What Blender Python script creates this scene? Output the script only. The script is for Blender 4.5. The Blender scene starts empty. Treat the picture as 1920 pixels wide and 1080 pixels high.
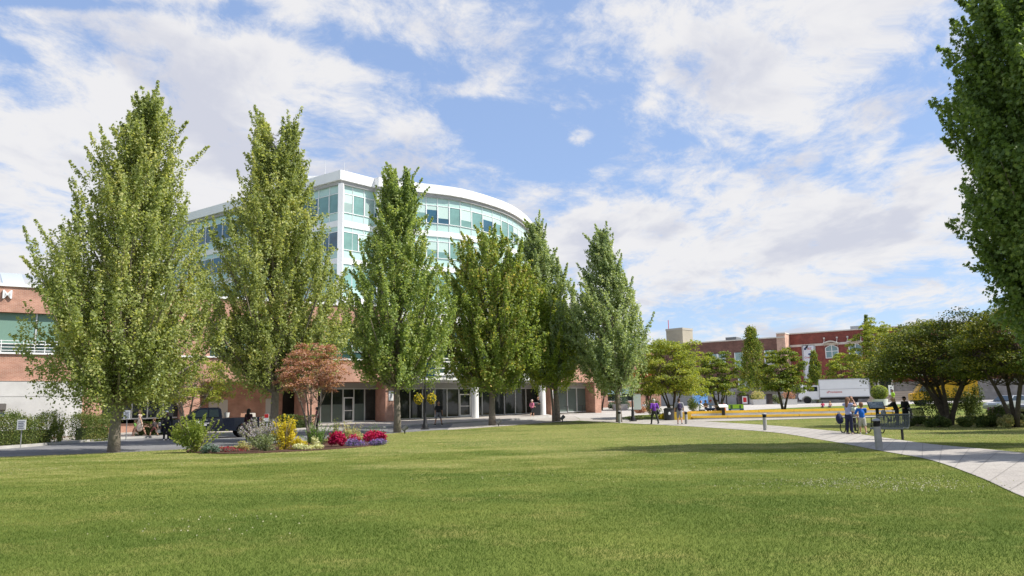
import bpy, bmesh, math, random
import numpy as np
from mathutils import Vector, Matrix

# ---------------------------------------------------------------- camera, sky, sun
F_PX, PITCH, ROLL, EYE = 1467.0, math.atan(227/1467), 0.0200, 1.45
SUN_AZ, SUN_EL = math.radians(80), math.radians(50)        # sun stands high to the right
scene = bpy.context.scene
cam_data = bpy.data.cameras.new('camera'); cam = bpy.data.objects.new('camera', cam_data)
scene.collection.objects.link(cam); scene.camera = cam
cam_data.sensor_width = 36; cam_data.lens = 36*F_PX/1920; cam_data.clip_start = .1; cam_data.clip_end = 9000
CAM_R = Matrix.Rotation(math.radians(90)+PITCH, 3, 'X') @ Matrix.Rotation(-ROLL, 3, 'Z')
cam.matrix_world = Matrix.Translation((0, 0, EYE)) @ CAM_R.to_4x4()
scene.view_settings.view_transform = 'Standard'; scene.view_settings.look = 'None'
scene.view_settings.exposure = 0.78; scene.view_settings.gamma = 1
scene.render.resolution_x = 1024; scene.render.resolution_y = 576
scene.cycles.max_bounces = 8; scene.cycles.transparent_max_bounces = 8
scene.cycles.sample_clamp_indirect = 6

sun_data = bpy.data.lights.new('sun', 'SUN'); sun = bpy.data.objects.new('sun', sun_data)
scene.collection.objects.link(sun); sun_data.energy = 4.2; sun_data.angle = math.radians(.6); sun_data.color = (1, .95, .86)
to_sun = Vector((math.sin(SUN_AZ)*math.cos(SUN_EL), -math.cos(SUN_AZ)*math.cos(SUN_EL), math.sin(SUN_EL)))
sun.rotation_euler = to_sun.to_track_quat('Z', 'Y').to_euler()

def ray(px, py):
    d = CAM_R @ Vector(((px-960)/F_PX, (540-py)/F_PX, -1)); return d
def uv_dir(px, py):
    d = ray(px, py); return d.x/d.y, d.z/d.y

world = bpy.data.worlds.new('World'); scene.world = world; world.use_nodes = True
def build_sky():
    nt = world.node_tree; N = nt.nodes; L = nt.links; N.clear()
    def nd(t, **k):
        n = N.new(t)
        for a, b in k.items(): setattr(n, a, b)
        return n
    def m(op, a, b=None, c=None, clamp=False):
        n = nd('ShaderNodeMath', operation=op); n.use_clamp = clamp
        for i, v in enumerate((a, b, c)):
            if v is None: continue
            if isinstance(v, (int, float)): n.inputs[i].default_value = v
            else: L.new(v, n.inputs[i])
        return n.outputs[0]
    def comb(x, y, z=0):
        n = nd('ShaderNodeCombineXYZ')
        for i, v in enumerate((x, y, z)):
            if isinstance(v, (int, float)): n.inputs[i].default_value = v
            else: L.new(v, n.inputs[i])
        return n.outputs[0]
    def maprange(v, a, b, c, d, smooth=True):
        n = nd('ShaderNodeMapRange'); n.interpolation_type = 'SMOOTHSTEP' if smooth else 'LINEAR'
        L.new(v, n.inputs[0])
        for i, q in enumerate((a, b, c, d)): n.inputs[i+1].default_value = q
        return n.outputs[0]
    def noise(vec, scale, detail, rough, lac=2.0, dist=0.0):
        n = nd('ShaderNodeTexNoise'); L.new(vec, n.inputs['Vector'])
        n.inputs['Scale'].default_value = scale; n.inputs['Detail'].default_value = detail
        n.inputs['Roughness'].default_value = rough; n.inputs['Lacunarity'].default_value = lac; n.inputs['Distortion'].default_value = dist
        return n.outputs['Fac']
    tc = nd('ShaderNodeTexCoord'); sep = nd('ShaderNodeSeparateXYZ'); L.new(tc.outputs['Generated'], sep.inputs[0])
    x, y, z = sep.outputs
    ya = m('MAXIMUM', m('ABSOLUTE', y), .08)
    u = m('DIVIDE', x, ya); v = m('DIVIDE', z, ya); uv = comb(u, v)
    zc = m('ADD', m('MAXIMUM', z, 0), .16)
    plane = comb(m('DIVIDE', x, zc), m('DIVIDE', y, zc), 0)
    mp = nd('ShaderNodeMapping'); L.new(plane, mp.inputs[0]); mp.inputs['Rotation'].default_value = (0, 0, math.radians(-28)); mp.inputs['Scale'].default_value = (1.0, .75, 1)
    warp = noise(mp.outputs[0], 1.1, 4, .55)
    wv = nd('ShaderNodeVectorMath', operation='ADD'); L.new(mp.outputs[0], wv.inputs[0]); L.new(comb(m('MULTIPLY', warp, .5), m('MULTIPLY', warp, -.35), 2.3), wv.inputs[1])
    n1 = noise(wv.outputs[0], 1.7, 9, .60)
    n2 = noise(wv.outputs[0], 4.6, 9, .66)
    dens = m('ADD', m('MULTIPLY', n1, .60), m('MULTIPLY', n2, .40))
    # where the big openings and banks of cloud lie: (px, py, half width, half height, turn, strength)
    blobs = BLOBS
    tot = None
    for (px, py, hw, hh, rot, s) in blobs:
        uu, vv = uv_dir(px, py)
        mp = nd('ShaderNodeMapping', vector_type='TEXTURE'); L.new(uv, mp.inputs[0])
        mp.inputs['Location'].default_value = (uu, vv, 0); mp.inputs['Rotation'].default_value = (0, 0, math.radians(rot))
        mp.inputs['Scale'].default_value = (hw/F_PX, hh/F_PX, 1)
        ln = nd('ShaderNodeVectorMath', operation='LENGTH'); L.new(mp.outputs[0], ln.inputs[0])
        w = maprange(ln.outputs['Value'], .15, 1.35, s, 0)
        tot = w if tot is None else m('ADD', tot, w)
    dm = m('ADD', dens, tot)
    cover = maprange(m('ADD', dm, m('MULTIPLY', m('SUBTRACT', noise(wv.outputs[0], 9.0, 9, .70), .5), .34)), .43, .60, 0, 1)
    thick = maprange(dm, .50, .86, 0, 1)
    sky = nd('ShaderNodeTexSky'); sky.sky_type = 'NISHITA'; sky.sun_disc = False
    sky.sun_elevation = SUN_EL; sky.sun_rotation = math.pi - SUN_AZ; sky.altitude = 300; sky.air_density = 1.0; sky.dust_density = .6; sky.ozone_density = 1.5
    tint = nd('ShaderNodeMix', data_type='RGBA', blend_type='MIX'); tint.inputs['Factor'].default_value = SKY_SOFT[0]
    L.new(sky.outputs[0], tint.inputs['A']); tint.inputs['B'].default_value = SKY_SOFT[1]
    bg1 = nd('ShaderNodeBackground'); L.new(tint.outputs['Result'], bg1.inputs[0]); bg1.inputs[1].default_value = SKY_STR
    n3 = noise(wv.outputs[0], 2.6, 6, .55)
    shade = maprange(m('SUBTRACT', n3, m('MULTIPLY', thick, .10)), .33, .53, 0, 1)
    cr = nd('ShaderNodeMix', data_type='RGBA'); L.new(shade, cr.inputs['Factor'])
    cr.inputs['A'].default_value = CL_DARK; cr.inputs['B'].default_value = CL_LIGHT
    bg2 = nd('ShaderNodeBackground'); L.new(cr.outputs['Result'], bg2.inputs[0]); bg2.inputs[1].default_value = CL_STR
    mx = nd('ShaderNodeMixShader'); L.new(m('MULTIPLY', cover, .96), mx.inputs[0]); L.new(bg1.outputs[0], mx.inputs[1]); L.new(bg2.outputs[0], mx.inputs[2])
    out = nd('ShaderNodeOutputWorld'); L.new(mx.outputs[0], out.inputs[0])
SKY_STR, SKY_SOFT = .090, (.45, (3.0, 4.2, 7.0, 1))
CL_STR, CL_DARK, CL_LIGHT = .515, (.74, .76, .86, 1), (1.0, .99, 1.0, 1)
BLOBS = [(950, 240, 300, 80, -22, -.12), (650, 75, 260, 45, -14, -.13), (90, 0, 200, 22, -6, -.16), (430, 12, 160, 26, 0, -.08),
         (1600, 335, 110, 45, -10, -.10), (1700, 250, 120, 22, 20, -.06), (1560, 600, 420, 26, 0, -.05), (1370, 560, 90, 26, 0, -.05), (800, 130, 90, 40, -20, -.07),
         (200, 260, 520, 210, -10, .15), (1250, 430, 460, 130, 12, .105), (1450, 120, 420, 170, 10, .085), (1010, 60, 220, 60, 15, .06), (1640, 470, 330, 60, 6, .07), (1090, 264, 42, 26, 10, .15), (150, 480, 260, 80, 0, .1),
         (870, 170, 90, 24, 0, .08), (1500, 545, 300, 24, 0, .07), (1450, 640, 500, 40, 0, .05), (1750, 560, 200, 30, 0, .06)]
build_sky()

# ---------------------------------------------------------------- ground shape
def gz_raw(y):
    if y < 40: return 0.0
    return min(1.40, .033*4*math.log(1+math.exp(min((y-56)/4, 40))))
GY = [i*2.0 for i in range(-20, 301)]
GZ = [gz_raw(v) for v in GY]
def gz(y):
    if y <= GY[0]: return GZ[0]
    if y >= GY[-1]: return GZ[-1]
    i = int((y-GY[0])/2); t = (y-GY[i])/2
    return GZ[i]*(1-t)+GZ[i+1]*t
def G(px, py):
    """ground point seen at a pixel of the photograph"""
    d = ray(px, py); lo, hi = 1.0, 400.0
    f = lambda y: EYE + d.z/d.y*y - gz(y)
    for _ in range(50):
        mid = (lo+hi)/2
        if f(mid) > 0: lo = mid
        else: hi = mid
    return Vector((d.x/d.y*lo, lo, gz(lo)))
def proj(p):
    q = CAM_R.transposed() @ (Vector(p)-Vector((0, 0, EYE)))
    return 960+F_PX*q.x/-q.z, 540-F_PX*q.y/-q.z
def GP(px, y, py=765):
    """ground point at depth y that shows in column px"""
    z = gz(y); x = (px-960)/F_PX*y
    for _ in range(6):
        u, v = proj((x, y, z)); x += (px-u)/F_PX*y
    return Vector((x, y, z))
def HT(px, py, p):
    """height above p's ground of the point over p seen at row py"""
    d = ray(px, py); return EYE + d.z/d.y*p.y - p.z
def atz(px, py, z):
    d = ray(px, py); t = (z-EYE)/d.z; return Vector((d.x*t, d.y*t, z))

# ---------------------------------------------------------------- materials
MATS = {}
def mat(name, col, rough=.7, var=0.0, vscale=3.0, bump=0.0, bscale=40.0, metal=0.0, spec=.4, col2=None, coat=0.0, emit=None, trans=0.0):
    if name in MATS: return MATS[name]
    m = bpy.data.materials.new(name); m.use_nodes = True; nt = m.node_tree; N = nt.nodes; L = nt.links
    b = N['Principled BSDF']; b.inputs['Base Color'].default_value = (*col, 1); b.inputs['Roughness'].default_value = rough
    b.inputs['Metallic'].default_value = metal; b.inputs['Specular IOR Level'].default_value = spec; b.inputs['Coat Weight'].default_value = coat
    if trans: b.inputs['Transmission Weight'].default_value = trans
    if var or col2 or bump:
        tc = N.new('ShaderNodeTexCoord')
    if var or col2:
        n = N.new('ShaderNodeTexNoise'); n.inputs['Scale'].default_value = vscale; n.inputs['Detail'].default_value = 6; n.inputs['Roughness'].default_value = .65
        L.new(tc.outputs['Object'], n.inputs['Vector'])
        r = N.new('ShaderNodeMapRange'); r.inputs[1].default_value = .35; r.inputs[2].default_value = .65; L.new(n.outputs['Fac'], r.inputs[0])
        mx = N.new('ShaderNodeMix'); mx.data_type = 'RGBA'; L.new(r.outputs[0], mx.inputs['Factor'])
        c2 = col2 if col2 else tuple(c*(1+var) for c in col); c1 = col if col2 else tuple(c*(1-var) for c in col)
        mx.inputs['A'].default_value = (*c1, 1); mx.inputs['B'].default_value = (*c2, 1)
        L.new(mx.outputs['Result'], b.inputs['Base Color'])
    if bump:
        n = N.new('ShaderNodeTexNoise'); n.inputs['Scale'].default_value = bscale; n.inputs['Detail'].default_value = 5
        L.new(tc.outputs['Object'], n.inputs['Vector'])
        bp = N.new('ShaderNodeBump'); bp.inputs['Strength'].default_value = bump; bp.inputs['Distance'].default_value = .03
        L.new(n.outputs['Fac'], bp.inputs['Height']); L.new(bp.outputs[0], b.inputs['Normal'])
    MATS[name] = m; return m

def leaf_mat(name, c1, c2, c3=None, trans=.35, clump=.6, rough=.5, c3amt=.62):
    """leaves: each leaf its own tone, clumps of other tone, some light through the leaf"""
    if name in MATS: return MATS[name]
    m = bpy.data.materials.new(name); m.use_nodes = True; nt = m.node_tree; N = nt.nodes; L = nt.links
    N.remove(N['Principled BSDF']); out = N['Material Output']
    geo = N.new('ShaderNodeNewGeometry'); tc = N.new('ShaderNodeTexCoord')
    n = N.new('ShaderNodeTexNoise'); n.inputs['Scale'].default_value = clump; n.inputs['Detail'].default_value = 4; L.new(tc.outputs['Object'], n.inputs['Vector'])
    add = N.new('ShaderNodeMath'); add.operation = 'MULTIPLY_ADD'; L.new(geo.outputs['Random Per Island'], add.inputs[0]); add.inputs[1].default_value = .55; L.new(n.outputs['Fac'], add.inputs[2])
    r = N.new('ShaderNodeMapRange'); L.new(add.outputs[0], r.inputs[0]); r.inputs[1].default_value = .40; r.inputs[2].default_value = 1.15
    ramp = N.new('ShaderNodeValToRGB'); L.new(r.outputs[0], ramp.inputs[0]); e = ramp.color_ramp.elements
    e[0].color = (*c1, 1); e[1].color = (*(c3 or c2), 1); e[1].position = 1.0
    k = ramp.color_ramp.elements.new(c3amt); k.color = (*c2, 1)
    d = N.new('ShaderNodeBsdfPrincipled'); L.new(ramp.outputs[0], d.inputs['Base Color']); d.inputs['Roughness'].default_value = rough; d.inputs['Specular IOR Level'].default_value = .25
    t = N.new('ShaderNodeBsdfTranslucent')
    br = N.new('ShaderNodeMix'); br.data_type = 'RGBA'; br.blend_type = 'MULTIPLY'; br.inputs['Factor'].default_value = 1; L.new(ramp.outputs[0], br.inputs['A']); br.inputs['B'].default_value = (1.7, 1.65, .8, 1)
    L.new(br.outputs['Result'], t.inputs[0])
    mx = N.new('ShaderNodeMixShader'); mx.inputs[0].default_value = trans; L.new(d.outputs[0], mx.inputs[1]); L.new(t.outputs[0], mx.inputs[2]); L.new(mx.outputs[0], out.inputs[0])
    MATS[name] = m; return m

def brick_mat(name, c1, c2, mortar, bw=.23, bh=.085, var=.25):
    if name in MATS: return MATS[name]
    m = bpy.data.materials.new(name); m.use_nodes = True; nt = m.node_tree; N = nt.nodes; L = nt.links; b = N['Principled BSDF']
    tc = N.new('ShaderNodeTexCoord'); sp = N.new('ShaderNodeSeparateXYZ'); L.new(tc.outputs['Object'], sp.inputs[0])
    ad = N.new('ShaderNodeMath'); ad.operation = 'ADD'; L.new(sp.outputs[0], ad.inputs[0]); L.new(sp.outputs[1], ad.inputs[1])
    cb = N.new('ShaderNodeCombineXYZ'); L.new(ad.outputs[0], cb.inputs[0]); L.new(sp.outputs[2], cb.inputs[1])
    t = N.new('ShaderNodeTexBrick'); L.new(cb.outputs[0], t.inputs['Vector']); t.inputs['Scale'].default_value = 1
    t.inputs['Brick Width'].default_value = bw; t.inputs['Row Height'].default_value = bh; t.inputs['Mortar Size'].default_value = .008; t.inputs['Mortar Smooth'].default_value = .3
    t.inputs['Color1'].default_value = (*c1, 1); t.inputs['Color2'].default_value = (*c2, 1); t.inputs['Mortar'].default_value = (*mortar, 1)
    n = N.new('ShaderNodeTexNoise'); n.inputs['Scale'].default_value = 1.2; n.inputs['Detail'].default_value = 8; L.new(tc.outputs['Object'], n.inputs['Vector'])
    r = N.new('ShaderNodeMapRange'); L.new(n.outputs['Fac'], r.inputs[0]); r.inputs[1].default_value = .3; r.inputs[2].default_value = .7; r.inputs[3].default_value = 1-var; r.inputs[4].default_value = 1+var*.6
    mx = N.new('ShaderNodeMix'); mx.data_type = 'RGBA'; mx.blend_type = 'MULTIPLY'; mx.inputs['Factor'].default_value = 1; L.new(t.outputs['Color'], mx.inputs['A']); L.new(r.outputs[0], mx.inputs['B'])
    L.new(mx.outputs['Result'], b.inputs['Base Color']); b.inputs['Roughness'].default_value = .85
    bp = N.new('ShaderNodeBump'); bp.inputs['Strength'].default_value = .4; bp.inputs['Distance'].default_value = .01; L.new(t.outputs['Fac'], bp.inputs['Height']); bp.invert = True; L.new(bp.outputs[0], b.inputs['Normal'])
    MATS[name] = m; return m

# ---------------------------------------------------------------- mesh helpers
SC = scene.collection
def tag(o, label=None, cat=None, group=None, kind=None):
    if label: o['label'] = label
    if cat: o['category'] = cat
    if group: o['group'] = group
    if kind: o['kind'] = kind
    return o
def thing(name, label, cat, loc=(0, 0, 0), rz=0.0, group=None):
    o = bpy.data.objects.new(name, None); SC.objects.link(o); o.location = loc; o.rotation_euler = (0, 0, rz); o.empty_display_size = .2
    return tag(o, label, cat, group)
def copy_tree(o, parent=None):
    c = o.copy(); SC.objects.link(c)
    if parent is not None: c.parent = parent
    for ch in list(o.children): copy_tree(ch, c)
    return c
class MB:
    """collects shapes, then links them as one mesh object"""
    def __init__(s): s.v = []; s.f = []; s.mi = []; s.k = 0
    def add(s, vs, fs):
        n = len(s.v); s.v += [tuple(p) for p in vs]; s.f += [tuple(i+n for i in f) for f in fs]; s.mi += [s.k]*len(fs); return s
    def slot(s, k): s.k = k; return s
    def box(s, c, d, R=None, taper=1.0):
        x, y, z = d[0]/2, d[1]/2, d[2]/2; P = []
        for sz in (-1, 1):
            t = taper if sz > 0 else 1
            for sx, sy in ((-1, -1), (1, -1), (1, 1), (-1, 1)):
                p = Vector((sx*x*t, sy*y*t, sz*z))
                if R is not None: p = R @ p
                P.append(p+Vector(c))
        return s.add(P, [(3, 2, 1, 0), (4, 5, 6, 7), (0, 1, 5, 4), (1, 2, 6, 5), (2, 3, 7, 6), (3, 0, 4, 7)])
    def bx(s, x0, x1, y0, y1, z0, z1): return s.box(((x0+x1)/2, (y0+y1)/2, (z0+z1)/2), (x1-x0, y1-y0, z1-z0))
    def tube(s, pts, rs, n=8, cap=True):
        pts = [Vector(p) for p in pts]
        if isinstance(rs, (int, float)): rs = [rs]*len(pts)
        rings = []; up = None
        for i, p in enumerate(pts):
            d = (pts[min(i+1, len(pts)-1)]-pts[max(i-1, 0)])
            if d.length < 1e-9: d = Vector((0, 0, 1))
            d.normalize()
            if up is None: up = d.orthogonal().normalized()
            else:
                up = up-d*up.dot(d)
                up = up.normalized() if up.length > 1e-6 else d.orthogonal().normalized()
            w = d.cross(up)
            rings.append([p+(up*math.cos(2*math.pi*k/n)+w*math.sin(2*math.pi*k/n))*rs[i] for k in range(n)])
        V = [q for r in rings for q in r]; Fc = []
        for i in range(len(rings)-1):
            for k in range(n):
                a, b = i*n+k, i*n+(k+1) % n; Fc.append((a, b, b+n, a+n))
        if cap: Fc.append(tuple(range(n-1, -1, -1))); Fc.append(tuple(range((len(rings)-1)*n, len(rings)*n)))
        return s.add(V, Fc)
    def cyl(s, c, r, h, n=16, r2=None): return s.tube([c, (c[0], c[1], c[2]+h)], [r, r if r2 is None else r2], n)
    def lathe(s, prof, c=(0, 0, 0), n=16, axis='z'):
        V = []; Fc = []
        for (r, z) in prof:
            for k in range(n):
                a = 2*math.pi*k/n; q = (r*math.cos(a), r*math.sin(a), z)
                if axis == 'y': q = (q[0], q[2], q[1])
                if axis == 'x': q = (q[2], q[0], q[1])
                V.append((q[0]+c[0], q[1]+c[1], q[2]+c[2]))
        for i in range(len(prof)-1):
            for k in range(n):
                a, b = i*n+k, i*n+(k+1) % n; Fc.append((a, b, b+n, a+n))
        Fc.append(tuple(range(n-1, -1, -1))); Fc.append(tuple(range((len(prof)-1)*n, len(prof)*n)))
        return s.add(V, Fc)
    def ball(s, c, r, n=10, m=7, R=None):
        if isinstance(r, (int, float)): r = (r, r, r)
        V = []; Fc = []
        for i in range(m+1):
            ph = math.pi*i/m
            for k in range(n):
                a = 2*math.pi*k/n; q = Vector((math.sin(ph)*math.cos(a)*r[0], math.sin(ph)*math.sin(a)*r[1], math.cos(ph)*r[2]))
                if R is not None: q = R @ q
                V.append(q+Vector(c))
        for i in range(m):
            for k in range(n):
                a, b = i*n+k, i*n+(k+1) % n; Fc.append((a, a+n, b+n, b))
        return s.add(V, Fc)
    def prism(s, poly, a0, a1, plane='xz'):
        """poly extruded along the axis left out of plane"""
        n = len(poly)
        def P(u, v, w): return {'xz': (u, w, v), 'xy': (u, v, w), 'yz': (w, u, v)}[plane]
        V = [P(u, v, a0) for u, v in poly]+[P(u, v, a1) for u, v in poly]
        Fc = [tuple(range(n)), tuple(range(2*n-1, n-1, -1))]+[(i, i+n, (i+1) % n+n, (i+1) % n) for i in range(n)]
        return s.add(V, Fc)
    def build(s, name, m, parent=None, smooth=False, bevel=0.0, fix=True, loc=None):
        me = bpy.data.meshes.new(name); me.from_pydata([tuple(p) for p in s.v], [], s.f)
        ms = m if isinstance(m, (list, tuple)) else [m]
        for q in ms: me.materials.append(q)
        if len(ms) > 1: me.polygons.foreach_set('material_index', s.mi)
        if fix:
            b = bmesh.new(); b.from_mesh(me); bmesh.ops.remove_doubles(b, verts=b.verts, dist=1e-5) if bevel else None
            bmesh.ops.recalc_face_normals(b, faces=b.faces)
            if bevel: bmesh.ops.bevel(b, geom=b.edges[:], offset=bevel, segments=2, affect='EDGES', clamp_overlap=True)
            b.to_mesh(me); b.free()
        if smooth:
            me.polygons.foreach_set('use_smooth', [True]*len(me.polygons))
            if smooth != 2: me.set_sharp_from_angle(angle=math.radians(40))
        o = bpy.data.objects.new(name, me); SC.objects.link(o)
        if parent is not None: o.parent = parent
        if loc is not None: o.location = loc
        return o
def np_mesh(name, V, Fq, m, parent=None, smooth=False):
    """V (n,3), Fq (k,4) or (k,3) arrays"""
    me = bpy.data.meshes.new(name); k = Fq.shape[1]
    me.vertices.add(len(V)); me.vertices.foreach_set('co', V.astype(np.float32).ravel())
    me.loops.add(Fq.size); me.loops.foreach_set('vertex_index', Fq.astype(np.int32).ravel())
    me.polygons.add(len(Fq)); me.polygons.foreach_set('loop_start', np.arange(0, Fq.size, k, dtype=np.int32))
    me.polygons.foreach_set('use_smooth', np.full(len(Fq), smooth)); me.materials.append(m); me.update(calc_edges=True)
    o = bpy.data.objects.new(name, me); SC.objects.link(o)
    if parent is not None: o.parent = parent
    return o
def text_mesh(txt, size, name, m, parent, loc, rot, depth=.01, align='CENTER'):
    cu = bpy.data.curves.new(name, 'FONT'); cu.body = txt; cu.size = size; cu.extrude = depth; cu.align_x = align; cu.align_y = 'CENTER'; cu.offset = size*.012
    t = bpy.data.objects.new('tmp', cu); SC.objects.link(t); dg = bpy.context.evaluated_depsgraph_get()
    me = bpy.data.meshes.new_from_object(t.evaluated_get(dg)); me.name = name; SC.objects.unlink(t); bpy.data.objects.remove(t); me.materials.clear(); me.materials.append(m)
    o = bpy.data.objects.new(name, me); SC.objects.link(o); o.parent = parent; o.location = loc; o.rotation_euler = rot; return o

LEAF = {  # outlines in leaf plane (x across, y along), as polygons
 'diamond': np.array([(0, -.5, 0), (.36, -.05, .06), (0, .5, 0), (-.36, -.05, .06)]),
 'maple': np.array([(0, -.5, 0), (.18, -.22, .03), (.5, -.12, .05), (.27, .05, .03), (.42, .34, .05), (.12, .22, .0), (0, .55, -.03), (-.12, .22, .0), (-.42, .34, .05), (-.27, .05, .03), (-.5, -.12, .05), (-.18, -.22, .03)]),
}
def leaves(P, size, rng, shape='diamond', up=.5, out=None, jitter=.35, droop=0.0):
    """leaf vertices at points P (n,3); up / out bias the leaf normals"""
    n = len(P); nrm = rng.normal(size=(n, 3)); nrm /= np.linalg.norm(nrm, axis=1)[:, None]
    nrm[:, 2] += up
    if out is not None: nrm += out
    nrm /= np.linalg.norm(nrm, axis=1)[:, None]
    t = rng.normal(size=(n, 3)); t[:, 2] -= droop; t -= nrm*(t*nrm).sum(1)[:, None]; t /= np.linalg.norm(t, axis=1)[:, None]
    b = np.cross(nrm, t); s = (size*(1+jitter*rng.uniform(-1, 1, n)))[:, None, None]
    L_ = LEAF[shape]; k = len(L_)
    V = P[:, None, :]+s*(L_[None, :, 0, None]*b[:, None, :]+L_[None, :, 1, None]*t[:, None, :]+L_[None, :, 2, None]*nrm[:, None, :])
    return V.reshape(-1, 3), np.arange(n*k).reshape(n, k)

def slab(name, poly, m, off=.004, skirt=0.0, kind='structure', parent=None, cuts=True):
    """a polygon laid on the ground at a small height, following its slope; skirt = depth of its sides"""
    b = bmesh.new(); vs = [b.verts.new((p[0], p[1], 0)) for p in poly]; b.faces.new(vs)
    y0, y1 = min(p[1] for p in poly), max(p[1] for p in poly)
    if cuts:
        for gy in GY:
            if y0 < gy < y1: bmesh.ops.bisect_plane(b, geom=b.verts[:]+b.edges[:]+b.faces[:], plane_co=(0, gy, 0), plane_no=(0, 1, 0))
    bmesh.ops.triangulate(b, faces=b.faces[:])
    for v in b.verts: v.co.z = gz(v.co.y)+off
    if skirt:
        e = [x for x in b.edges if x.is_boundary]; r = bmesh.ops.extrude_edge_only(b, edges=e)
        for v in [g for g in r['geom'] if isinstance(g, bmesh.types.BMVert)]: v.co.z -= skirt
    bmesh.ops.recalc_face_normals(b, faces=b.faces)
    me = bpy.data.meshes.new(name); b.to_mesh(me); b.free()
    up = sum(p.normal.z*p.area for p in me.polygons)
    if up < 0: me.flip_normals()
    me.materials.append(m); o = bpy.data.objects.new(name, me); SC.objects.link(o)
    if kind: o['kind'] = kind
    if parent is not None: o.parent = parent
    return o
def smooth_line(pts, n=6):
    P = [Vector((p[0], p[1])) for p in pts]; out = []
    for i in range(len(P)-1):
        a, b, c, d = P[max(i-1, 0)], P[i], P[i+1], P[min(i+2, len(P)-1)]
        for k in range(n):
            t = k/n; out.append(.5*((2*b)+(c-a)*t+(2*a-5*b+4*c-d)*t*t+(3*b-a-3*c+d)*t**3))
    out.append(P[-1]); return out
def ribbon(line, w):
    """polygon of a strip along line, w to the left of it (negative: right)"""
    off = []
    for i, p in enumerate(line):
        d = (line[min(i+1, len(line)-1)]-line[max(i-1, 0)]).normalized(); off.append(p+Vector((-d.y, d.x))*w)
    return list(line)+off[::-1]

# ================================================================ SETTING: ground, road, paths
def ground_mat(name, cols, sc1, sc2, bump=.3, rough=.95, fine=60):
    m = bpy.data.materials.new(name); m.use_nodes = True; nt = m.node_tree; N = nt.nodes; L = nt.links; b = N['Principled BSDF']
    tc = N.new('ShaderNodeTexCoord')
    def noi(s, d, r=.6):
        n = N.new('ShaderNodeTexNoise'); n.inputs['Scale'].default_value = s; n.inputs['Detail'].default_value = d; n.inputs['Roughness'].default_value = r; L.new(tc.outputs['Object'], n.inputs['Vector']); return n.outputs['Fac']
    def mr(v, a, c, lo=0, hi=1):
        n = N.new('ShaderNodeMapRange'); L.new(v, n.inputs[0]); n.inputs[1].default_value = a; n.inputs[2].default_value = c; n.inputs[3].default_value = lo; n.inputs[4].default_value = hi; return n.outputs[0]
    def mix(f, a, b_, mode='MIX'):
        n = N.new('ShaderNodeMix'); n.data_type = 'RGBA'; n.blend_type = mode
        if isinstance(f, float): n.inputs['Factor'].default_value = f
        else: L.new(f, n.inputs['Factor'])
        for s, q in (('A', a), ('B', b_)):
            if isinstance(q, tuple): n.inputs[s].default_value = (*q, 1)
            else: L.new(q, n.inputs[s])
        return n.outputs['Result']
    c = mix(mr(noi(sc1, 4), .38, .62), cols[0], cols[1]); c = mix(mr(noi(sc2, 5, .7), .5, .72), c, cols[2])
    c = mix(1.0, c, mr(noi(fine, 3, .8), .25, .75, .6, 1.4), 'MULTIPLY'); L.new(c, b.inputs['Base Color']); b.inputs['Roughness'].default_value = rough; b.inputs['Specular IOR Level'].default_value = .15
    bp = N.new('ShaderNodeBump'); bp.inputs['Strength'].default_value = bump; bp.inputs['Distance'].default_value = .02; L.new(noi(fine*1.5, 4), bp.inputs['Height']); L.new(bp.outputs[0], b.inputs['Normal'])
    MATS[name] = m; return m
M_lawn = ground_mat('lawn', ((.085, .125, .02), (.15, .18, .035), (.22, .21, .06)), .16, .7, fine=30)
M_asph = ground_mat('asphalt', ((.15, .15, .155), (.19, .19, .195), (.12, .12, .12)), .3, 2.0, fine=50)
M_conc = ground_mat('concrete_paving', ((.32, .295, .27), (.37, .345, .315), (.28, .26, .24)), .25, 1.6, .15, fine=25)
M_plaza = ground_mat('plaza_paving', ((.36, .34, .32), (.42, .40, .375), (.32, .30, .28)), .2, 1.0, .15, fine=20)
M_mulch = ground_mat('bark_mulch', ((.065, .036, .026), (.10, .055, .038), (.04, .024, .018)), 1.5, 6, 1.0, fine=40)
M_kerb = mat('kerb_concrete', (.42, .41, .39), .9, .12, 1.5, .2, 30)

gnd = bpy.data.meshes.new('lawn'); gv = []; gf = []
gx = [-900, -200, -60, 60, 200, 900]; gys = GY+[700, 1200, 3000]
for y in gys:
    for x in gx: gv.append((x, y, gz(y)))
for i in range(len(gys)-1):
    for k in range(len(gx)-1):
        a = i*len(gx)+k; gf.append((a, a+1, a+len(gx)+1, a+len(gx)))
gnd.from_pydata(gv, [], gf); gnd.materials.append(M_lawn); go = bpy.data.objects.new('lawn', gnd); SC.objects.link(go); tag(go, kind='structure')

lawn_edge = [G(-420, 878), G(-150, 864), G(0, 857), G(212, 849), G(350, 842), G(520, 831), G(700, 815.5), G(797, 808), G(923, 800.5), G(1045, 791), G(1090, 788.5)]
kerb_far = [G(-420, 858), G(-150, 850), G(0, 842), G(120, 832), G(240, 823), G(420, 816), G(560, 809), G(700, 803), G(775, 799), G(840, 795), G(940, 789), G(1000, 785), G(1040, 781.5)]
le = smooth_line(lawn_edge); kf = smooth_line(kerb_far)
slab('road', le+kf[::-1], M_asph, .004)
# pale crosswalk paving where the road ends in front of the entrance
slab('crossing', [G(838, 806.5), G(1000, 794.5), G(1090, 788.3), G(1075, 779), G(1040, 781.7), G(940, 789.2), G(850, 794.5)], M_conc, .010)
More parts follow.
